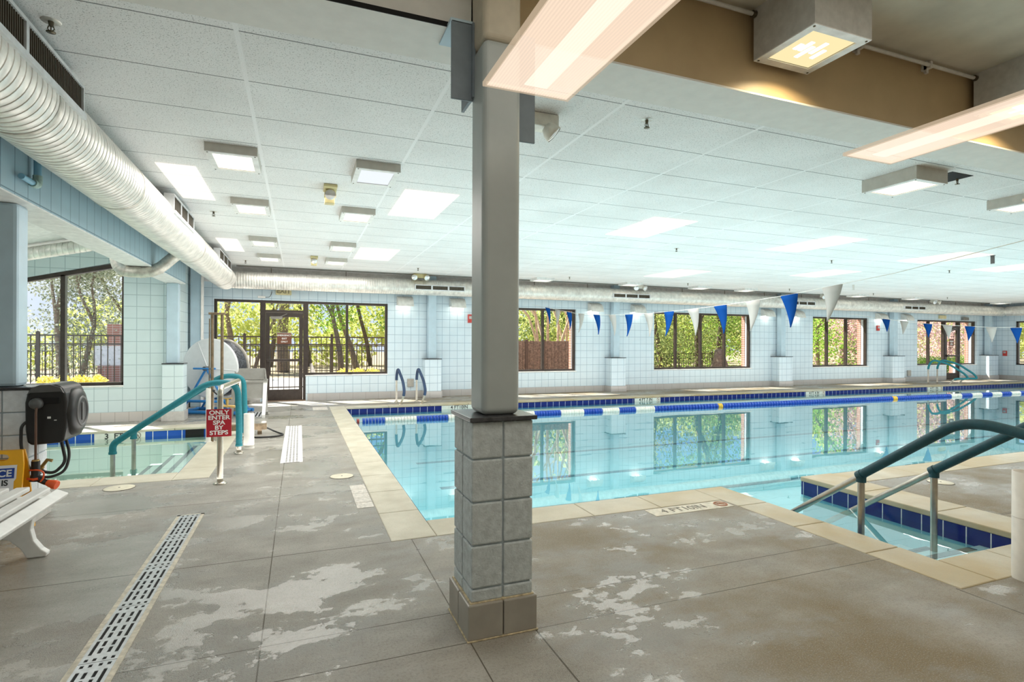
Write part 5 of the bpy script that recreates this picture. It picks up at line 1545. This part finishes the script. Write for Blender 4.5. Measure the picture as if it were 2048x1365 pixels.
b = MB(); b.tube(fillet([(-1.70, 5.15, 0.62), (-1.66, 5.12, 0.45), (-1.72, 5.08, 0.38), (-1.78, 5.06, 0.40), (-1.80, 5.06, 0.44)], 0.10, 8), 0.011, 10)
b.tube(fillet([(-1.68, 5.18, 0.62), (-1.64, 5.14, 0.50), (-1.66, 5.10, 0.38), (-1.74, 5.04, 0.355), (-1.82, 5.02, 0.385)], 0.10, 8), 0.010, 10); obj('hose_loops', b, rubber, t)
b = MB(); b.tube([(-1.79, 4.965, 0.51), (-1.79, 4.965, 0.495)], 0.022, 14); b.tube([(-1.80, 5.06, 0.42), (-1.785, 5.055, 0.44)], 0.018, 12); b.tube([(-1.785, 5.055, 0.44), (-1.75, 5.05, 0.49), (-1.72, 5.05, 0.48)], 0.012, 10); obj('hose_coupling', b, M('brass_valve', (0.50, 0.34, 0.12), 0.35, 0.6), t)
nz = MB(); nz.tube([(-1.79, 4.965, 0.50), (-1.79, 4.965, 0.402), (-1.795, 4.965, 0.355)], [0.026, 0.027, 0.034], 16); nz.tube([(-1.79, 4.965, 0.385), (-1.73, 4.95, 0.345), (-1.71, 4.945, 0.34)], [0.026, 0.020, 0.022], 14)
no = obj('spray_nozzle', nz, blackp, t)
nz = MB(); nz.tube([(-1.712, 4.945, 0.340), (-1.665, 4.93, 0.325), (-1.650, 4.926, 0.320)], [0.022, 0.034, 0.030], 18); obj('nozzle_head', nz, orange, no)
nz = MB(); nz.tube(fillet([(-1.822, 4.95, 0.438), (-1.765, 4.935, 0.440), (-1.728, 4.935, 0.42), (-1.735, 4.935, 0.375), (-1.75, 4.935, 0.352)], 0.03, 6), 0.006, 8); nz.tube([(-1.835, 4.96, 0.375), (-1.79, 4.93, 0.372), (-1.765, 4.935, 0.375)], 0.009, 8); obj('trigger', nz, orange, no)

# yellow folding notice board, cut by the left edge
t = thing('notice_board', 'yellow folding floor sign with a blue and white notice, behind the white bench', 'floor sign', (-2.06, 4.86, 0))
def board(ya, yb, name, face):
    mb = MB()
    n = Vector((0, yb - ya, 0.595)).normalized()
    def at(z):
        return ya + (yb - ya) * z / 0.595
    x0, x1 = -2.28, -1.83
    th = 0.018 * face
    poly = [(x0, 0.0), (x0 + 0.09, 0.0), (x0 + 0.12, 0.05), (x1 - 0.12, 0.05), (x1 - 0.09, 0.0), (x1, 0.0), (x1, 0.50), (x1 - 0.012, 0.595), (-1.95, 0.595), (-1.95, 0.573), (-1.925, 0.567), (-1.914, 0.549), (-1.925, 0.531), (-1.95, 0.525), (-2.12, 0.525), (-2.12, 0.573), (-1.95, 0.573), (-1.95, 0.595), (x0 + 0.012, 0.595), (x0, 0.50)]
    vs = [(p[0], at(p[1]), p[1]) for p in poly] + [(p[0], at(p[1]) + th, p[1]) for p in poly]
    m = len(poly)
    mb.add(vs, [tuple(range(m)), tuple(range(2 * m - 1, m - 1, -1))] + [(i, (i + 1) % m, m + (i + 1) % m, m + i) for i in range(m)])
    return obj(name, mb, yellow, t)
board(4.80, 4.90, 'front_panel', 1)
board(5.06, 4.93, 'rear_panel', 1)
fy = lambda z: 4.80 + 0.10 * z / 0.595 - 0.002
eyv = (0, 0.10, 0.595)
b = MB(); b.add([(-2.27, fy(0.14), 0.14), (-1.876, fy(0.14), 0.14), (-1.876, fy(0.385), 0.385), (-1.864, fy(0.402), 0.402), (-1.864, fy(0.496), 0.496), (-2.27, fy(0.496), 0.496), (-2.27, fy(0.14) - 0.002, 0.14), (-1.876, fy(0.14) - 0.002, 0.14), (-1.876, fy(0.385) - 0.002, 0.385), (-1.864, fy(0.402) - 0.002, 0.402), (-1.864, fy(0.496) - 0.002, 0.496), (-2.27, fy(0.496) - 0.002, 0.496)],
      [(0, 1, 2, 3, 4, 5), (11, 10, 9, 8, 7, 6)] + [(i, (i + 1) % 6, 6 + (i + 1) % 6, 6 + i) for i in range(6)])
obj('notice_sheet', b, paper, t)
b = MB(); b.add([(x, fy(z) - d, z) for d in (0.0025, 0.004) for (x, z) in ((-2.22, 0.406), (-1.876, 0.406), (-1.876, 0.476), (-2.22, 0.476))], [(0, 1, 2, 3), (7, 6, 5, 4), (0, 4, 5, 1), (1, 5, 6, 2), (2, 6, 7, 3), (3, 7, 4, 0)]); obj('blue_band', b, signblue, t)
text('lettering', 'NOTICE', lett, t, 0.066, (-1.889, fy(0.440) - 0.006, 0.440), (1, 0, 0), eyv, 0.0015, 'RIGHT')
text('lettering', 'IS', ink, t, 0.054, (-1.907, fy(0.375) - 0.004, 0.375), (1, 0, 0), eyv, 0.0012, 'RIGHT')

# white slatted bench, cut by the left edge
t = thing('pool_bench', 'white plastic slatted bench cut by the left edge of the picture', 'bench', (-1.68, 3.4, 0))
for i, (x, z) in enumerate(((-1.475, 0.372), (-1.58, 0.402), (-1.688, 0.415), (-1.796, 0.418), (-1.904, 0.420), (-2.01, 0.43))):
    b = MB(); b.box(x - 0.038, x + 0.038, 2.35, 4.50, z - 0.032, z, 0.007)
    if i == 0:
        b.xform(Matrix.Translation((x, 0, z)) @ Matrix.Rotation(0.45, 4, 'Y') @ Matrix.Translation((-x, 0, -z)))
    o = obj('slat', b, plastw, t)
leg = [(-1.60, 0.0), (-1.50, 0.0), (-1.495, 0.025), (-1.525, 0.05), (-1.565, 0.11), (-1.58, 0.18), (-1.57, 0.25), (-1.54, 0.31), (-1.475, 0.345), (-1.52, 0.375), (-1.68, 0.387), (-2.0, 0.392), (-2.05, 0.36), (-2.01, 0.30), (-1.985, 0.22), (-1.99, 0.13), (-2.02, 0.05), (-2.06, 0.025), (-2.06, 0.0), (-1.95, 0.0), (-1.93, 0.06), (-1.87, 0.125), (-1.78, 0.15), (-1.69, 0.125), (-1.63, 0.06)]
for yy in (4.34, 2.75):
    b = MB(); b.prism(leg, yy - 0.028, yy + 0.028, 'XZ'); o = obj('leg', b, plastw, t)
    md = o.modifiers.new('bevel', 'BEVEL'); md.width = 0.008; md.segments = 2; md.limit_method = 'ANGLE'
b = MB(); b.tube([(-1.74, 2.76, 0.20), (-1.74, 3.5, 0.225), (-1.74, 4.33, 0.20)], 0.020, 10); obj('stretcher', b, plastw, t)

# ================================================================== OUTSIDE
gd = MB(); gd.box(-60, 95, YB + 0.14, 90, -0.30, -0.08); struct('ground', gd, dirt)
gp = MB(); gp.box(-40, 4.6, YB + 0.14, 24.0, -0.2, -0.06); struct('ground_patio', gp, patio)
gp = MB(); gp.box(XR + 0.3, 70, -10, YB + 0.14, -0.3, -0.08); struct('ground_right', gp, dirt)
gp = MB(); gp.box(-40, -5.5, 2, YB + 0.14, -0.3, -0.06); struct('ground_left', gp, patio)
gp = MB(); gp.box(-40, 40, -30, -2.0, -0.3, -0.05); struct('ground_near', gp, patio)

def iron_fence(name, x0, x1, y, label, h=1.56, pitch=0.14, post=2.3, sub=True):
    t = thing(name, label, 'fence', ((x0 + x1) / 2, y, 0))
    r = MB()
    for z in (0.10, h - 0.24, h - 0.02):
        r.box(x0, x1, y - 0.018, y + 0.018, z - 0.018, z + 0.018)
    obj('rail', r, fencem, t)
    n = int((x1 - x0) / post)
    for i in range(n + 1):
        x = x0 + (x1 - x0) * i / n
        p = MB(); p.box(x - 0.035, x + 0.035, y - 0.035, y + 0.035, -0.06, h + 0.05); p.prism([(x - 0.042, h + 0.05), (x + 0.042, h + 0.05), (x, h + 0.085)], y - 0.042, y + 0.042); obj('post', p, fencem, t)
        if i < n:
            k = int(post / pitch)
            b = MB()
            for j in range(1, k):
                xx = x + (x1 - x0) / n * j / k
                b.box(xx - 0.010, xx + 0.010, y - 0.010, y + 0.010, 0.02, h - 0.02)
            obj('bars', b, fencem, t)
    return t
iron_fence('iron_fence', -13.0, 3.2, 16.9, 'dark bronze railing fence outside the left windows and the exit door')
iron_fence('iron_fence', -14.0, 9.0, 26.5, 'second dark railing fence farther back below the trees', 1.25, 0.11, 2.5)
iron_fence('iron_fence', 13.0, 19.0, 21.5, 'short dark railing fence low behind the four-pane window', 0.95, 0.14, 2.0)
t = thing('board_fence', 'weathered brown board fence outside the window beside the big post', 'fence', (7.2, 17.6, 0))
b = MB(); b.box(4.5, 9.2, 17.62, 17.66, 1.20, 1.26); b.box(4.5, 9.2, 17.62, 17.66, 0.3, 0.36); obj('rail', b, fencewood, t)
for i in range(34):
    x = 4.5 + i * 0.138
    b = MB(); b.box(x, x + 0.13, 17.58, 17.62, -0.08, 1.47 + random.uniform(-0.01, 0.01)); obj('board', b, fencewood, t)
for x in (5.6, 7.35, 8.0):
    b = MB(); b.box(x, x + 0.10, 17.54, 17.64, -0.08, 1.52); obj('post', b, M('dark_boards', (0.13, 0.10, 0.08), 0.85), t)

def leaves(centres, n, size, flat=0.6):
    mb = MB()
    R = random.random
    n = int(n * 3.0); size = size * 0.66
    for _ in range(n):
        (cx, cy, cz, rx, ry, rz_) = random.choice(centres)
        while True:
            a, b_, c = R() * 2 - 1, R() * 2 - 1, R() * 2 - 1
            if a * a + b_ * b_ + c * c <= 1:
                break
        p = Vector((cx + a * rx, cy + b_ * ry, cz + c * rz_))
        u = Vector((R() - 0.5, R() - 0.5, R() - 0.5)).normalized()
        v = u.cross(Vector((R() - 0.5, R() - 0.5, R() - 0.5))).normalized()
        s = size * (0.6 + 0.8 * R())
        mb.add([p - u * s, p + v * s * flat, p + u * s, p - v * s * flat], [(0, 1, 2, 3)])
    return mb
def limb(mb, p, d, L, r, depth, spread=0.55):
    d = d.normalized(); pts = [p]; rs = [r]; q = p
    for i in range(3):
        d = (d + Vector((random.uniform(-1, 1), random.uniform(-1, 1), random.uniform(-0.2, 0.6))) * 0.13).normalized()
        q = q + d * L / 3; pts.append(q); rs.append(r * (1 - 0.14 * (i + 1)))
    mb.tube(pts, rs, 8, False)
    tips = [q]
    if depth > 0:
        for _ in range(2 if depth > 1 else 3):
            nd = (d + Vector((random.uniform(-1, 1), random.uniform(-1, 1), random.uniform(-0.25, 0.7))) * spread).normalized()
            tips += limb(mb, q, nd, L * random.uniform(0.55, 0.8), r * 0.55, depth - 1, spread)
    return tips
def tree(x, y, h, r, label, lm, n=900, ls=0.10, bk=bark, depth=3, stems=1, lean=(0, 0), crown=0.9, trunkf=0.34, name='tree', group='trees outside the windows', low=False):
    t = thing(name, label, 'tree', (x, y, -0.08), group)
    w = MB(); tips = []
    for s in range(stems):
        a = 2 * PI * s / max(1, stems)
        o = Vector((0.22 * math.cos(a), 0.22 * math.sin(a), 0)) if stems > 1 else Vector((0, 0, 0))
        d = Vector((lean[0] + o.x * 0.8, lean[1] + o.y * 0.8, 1))
        tips += limb(w, Vector((x, y, -0.08)) + o, d, h * trunkf, r, depth)
    obj('trunk', w, bk, t)
    cs = [(p.x, p.y, p.z, crown, crown, crown * 0.75) for p in tips]
    if low:
        cs += [(x + random.uniform(-1, 1), y + random.uniform(-1, 1), random.uniform(0.3, h * 0.5), crown * 1.2, crown, crown) for _ in range(8)]
    obj('foliage', leaves(cs, n, ls), lm, t, recalc=False)
    return t
def shrub(x, y, w, d, h, label, lm, n=700, ls=0.05, name='shrub', extra=None):
    t = thing(name, label, 'shrub', (x, y, -0.06))
    k = max(2, int(w / 0.3))
    cs = [(x - w / 2 + w * (i + 0.5) / k, y, h * 0.5 - 0.05, w / k * 0.8, d / 2, h * 0.55) for i in range(k)]
    obj('foliage', leaves(cs, n, ls), lm, t, recalc=False)
    if extra:
        cs = [(x - w / 2 + 0.12, y - d * 0.3, h * 0.35, 0.16, 0.1, 0.16), (x + 0.1, y - d * 0.45, h * 0.3, 0.2, 0.06, 0.12)]
        obj('red_foliage', leaves(cs, 160, ls), extra, t, recalc=False)
    b = MB(); [b.tube([(x - w / 2 + w * (i + 0.5) / k, y, -0.08), (x - w / 2 + w * (i + 0.6) / k, y, h * 0.5)], 0.012, 6) for i in range(k)]; obj('stems', b, barkd, t)
    return t
# seen through the left window of the spa
tree(-9.7, 23.0, 9.5, 0.24, 'tall forked tree with yellow-green leaves in the spa window', lf_yellow, 1500, 0.085, bark, 3, crown=1.1)
tree(-6.9, 21.5, 6.0, 0.10, 'dense pale leafed tree in the middle of the spa window', lf_pale, 7500, 0.065, bark, 3, stems=3, crown=1.0, low=True)
tree(-5.2, 24.0, 6.5, 0.12, 'grey-green leafy tree at the right side of the spa window', lf_pale, 6500, 0.07, bark, 3, stems=2, crown=1.1, low=True)
shrub(-4.95, 15.6, 1.3, 0.45, 0.62, 'golden shrub outside the spa window', lf_gold, 1500, 0.045)
t = thing('brick_bin_wall', 'brick wall corner beyond the railing at the right side of the spa window', 'wall', (-4.6, 21.5, 0))
b = MB(); b.box(-5.75, -3.9, 21.0, 21.3, 1.25, 1.95); obj('brickwork', b, brick, t)
b = MB(); b.box(-6.0, -5.0, 20.98, 21.28, 0.0, 0.62); obj('brickwork', b, brick, t)
b = MB(); b.box(-6.1, -3.9, 21.02, 21.28, 0.62, 1.25); obj('white_panel', b, white, t)
t = thing('sign_post', 'short post with a brown and red sign outside the spa window', 'sign', (-5.95, 16.2, 0))
b = MB(); b.box(-6.22, -6.14, 16.15, 16.22, -0.06, 0.62); obj('post', b, fencem, t)
b = MB(); b.box(-6.22, -6.02, 16.12, 16.15, 0.62, 0.80); obj('brown_plate', b, signbrown, t)
b = MB(); b.box(-6.20, -6.04, 16.12, 16.15, 0.50, 0.62); obj('red_plate', b, redal, t)
# behind the exit door and its windows
tree(-0.75, 29.0, 12.0, 0.30, 'thick trunked tree right behind the emergency exit door', lf_yellow, 2200, 0.09, bark, 3, crown=1.6, trunkf=0.5)
for (x, y, h, r, w) in ((-4.2, 27.5, 8.0, 0.13, 'leftmost thin trunked spring tree behind the white reel'), (-3.0, 30.0, 8.5, 0.17, 'thin trunked spring tree in the middle of the window left of the exit door'), (-2.0, 28.0, 7.0, 0.09, 'thin leaning spring tree just left of the exit door')):
    tree(x, y, h, r, w, lf_yellow, 2200, 0.08, bark, 3, lean=(random.uniform(-.2, .2), 0), crown=0.9)
tree(1.9, 27.8, 8.5, 0.15, 'bright green tree in the left pane right of the exit door', lf_green, 2600, 0.10, bark, 3, crown=1.2)
tree(2.9, 30.5, 9.0, 0.17, 'bright green tree with a curved trunk behind the railing, right of the exit door', lf_green, 2600, 0.10, bark, 3, crown=1.3, lean=(-0.15, 0))
tree(5.2, 27.5, 8.0, 0.14, 'bright green tree with a brown leaning trunk at the right pane of the exit wall', lf_green, 2300, 0.10, bark, 3, crown=1.2, lean=(-0.18, 0))
shrub(1.55, 15.75, 1.15, 0.4, 0.70, 'low yellow-green hedge with red leaves outside, right of the exit door', lf_gold, 1500, 0.04, 'hedge', lf_red)
t = thing('white_banner_post', 'white angled kerb post by the railing right of the exit door', 'post', (0.35, 17.4, 0))
b = MB(); b.prism([(0.30, -0.06), (0.62, -0.06), (0.36, 0.75), (0.30, 0.75)], 17.4, 17.5); obj('post', b, white, t)
# behind the big post window
for (x, y, w) in ((7.15, 19.2, 'multi-stemmed tan crape myrtle behind the board fence, left one'), (8.9, 19.0, 'multi-stemmed tan crape myrtle at the end of the board fence, middle one'), (10.3, 19.6, 'multi-stemmed tan crape myrtle right of the board fence')):
    tree(x, y, 6.5, 0.075, w, lf_yellow, 500, 0.06, barkp, 3, stems=6, crown=0.7, trunkf=0.40, name='crape_myrtle')
# behind the four-pane window
for (x, y, h, r, w, lm, nn) in ((14.2, 20.5, 8.0, 0.09, 'slender pale trunk tree in the first pane of the four-pane window', lf_yellow, 1500), (15.6, 21.0, 8.0, 0.14, 'dark trunk tree in the first pane of the four-pane window', lf_dark, 2400),
        (17.7, 21.0, 7.0, 0.22, 'dark leaning trunk tree in the second pane of the four-pane window', lf_dark, 2600), (20.2, 22.5, 7.5, 0.18, 'bushy green tree in the third pane of the four-pane window', lf_green, 2600), (21.0, 19.8, 7.5, 0.13, 'crooked dark trunk tree in the last pane of the four-pane window', lf_yellow, 2200)):
    tree(x, y, h, r, w, lm, nn, 0.075, barkd if lm is not lf_yellow else bark, 3, crown=1.0, low=True)
t = thing('tree_stump', 'wide brown tapering stump low in the third pane of the four-pane window', 'tree stump', (17.2, 19.0, 0))
b = MB(); b.lathe([(0.55, -0.08), (0.45, 0.25), (0.28, 0.7), (0.20, 1.12), (0.0, 1.2)], (17.2, 19.0, 0), 14); obj('trunk', b, bark, t)
# behind the three-pane window and the far door
tree(25.0, 20.5, 7.0, 0.12, 'fresh green tree in the left pane of the three-pane window', lf_green, 2200, 0.09, bark, 3, crown=1.0, low=True)
tree(28.5, 22.0, 7.5, 0.16, 'pink blossoming tree filling the right panes of the three-pane window', lf_pink, 4200, 0.09, bark, 3, crown=1.3, low=True, name='blossom_tree')
tree(34.0, 21.5, 7.5, 0.18, 'pink blossoming tree behind the left pane of the far door window', lf_pink, 3800, 0.09, bark, 3, crown=1.3, low=True, name='blossom_tree')
tree(38.0, 22.0, 7.5, 0.18, 'pink blossoming tree behind the far glazed door', lf_pink, 3800, 0.09, bark, 3, crown=1.3, low=True, name='blossom_tree')
shrub(31.5, 18.5, 7.5, 0.8, 0.85, 'clipped green hedge outside the far glazed door', lf_green, 2600, 0.06, 'hedge')
tree(36.0, 11.0, 7.0, 0.15, 'leafy tree outside the right wall window', lf_yellow, 3000, 0.10, bark, 3, crown=1.4, low=True)
# the wood behind everything: leaves nobody could count
cs = []
for i in range(64):
    x = -26 + i * 1.7
    cs.append((x, 37 + random.uniform(-2, 2), random.uniform(0.2, 3.4), 1.9, 1.6, 1.9))
for i in range(40):
    x = 10 + i * 1.5
    cs.append((x, 31 + random.uniform(-2, 2), random.uniform(1.5, 5.5), 1.8, 1.4, 2.0))
tag(obj('woodland_foliage', leaves(cs, 24000, 0.24), lf_yellow, recalc=False), 'yellow-green spring woodland closing the view behind the trees', 'woodland', kind='stuff')
cs = [(11 + i * 1.35, 25.5 + random.uniform(-1, 1), random.uniform(0.3, 3.2), 1.3, 0.9, 1.5) for i in range(20)]
tag(obj('undergrowth_foliage', leaves(cs, 9000, 0.11), lf_dark, recalc=False), 'dark green undergrowth behind the four-pane window trees', 'undergrowth', kind='stuff')
for i, (x, h) in enumerate(((-6.0, 9), (-1.6, 10), (0.6, 9), (4.2, 10), (6.8, 9))):
    b = MB(); limb(b, Vector((x, 35.5, -0.08)), Vector((random.uniform(-.1, .1), 0, 1)), h * 0.5, 0.14, 3, 0.5)
    tag(obj('bare_tree', b, barkd), 'slim dark bare tree at the wood edge, %s' % ('far left in the spa window', 'between the reel and the exit door', 'just right of the exit door trunk', 'behind the right pane by the exit', 'behind the board fence')[i], 'tree', 'bare trees at the wood edge')
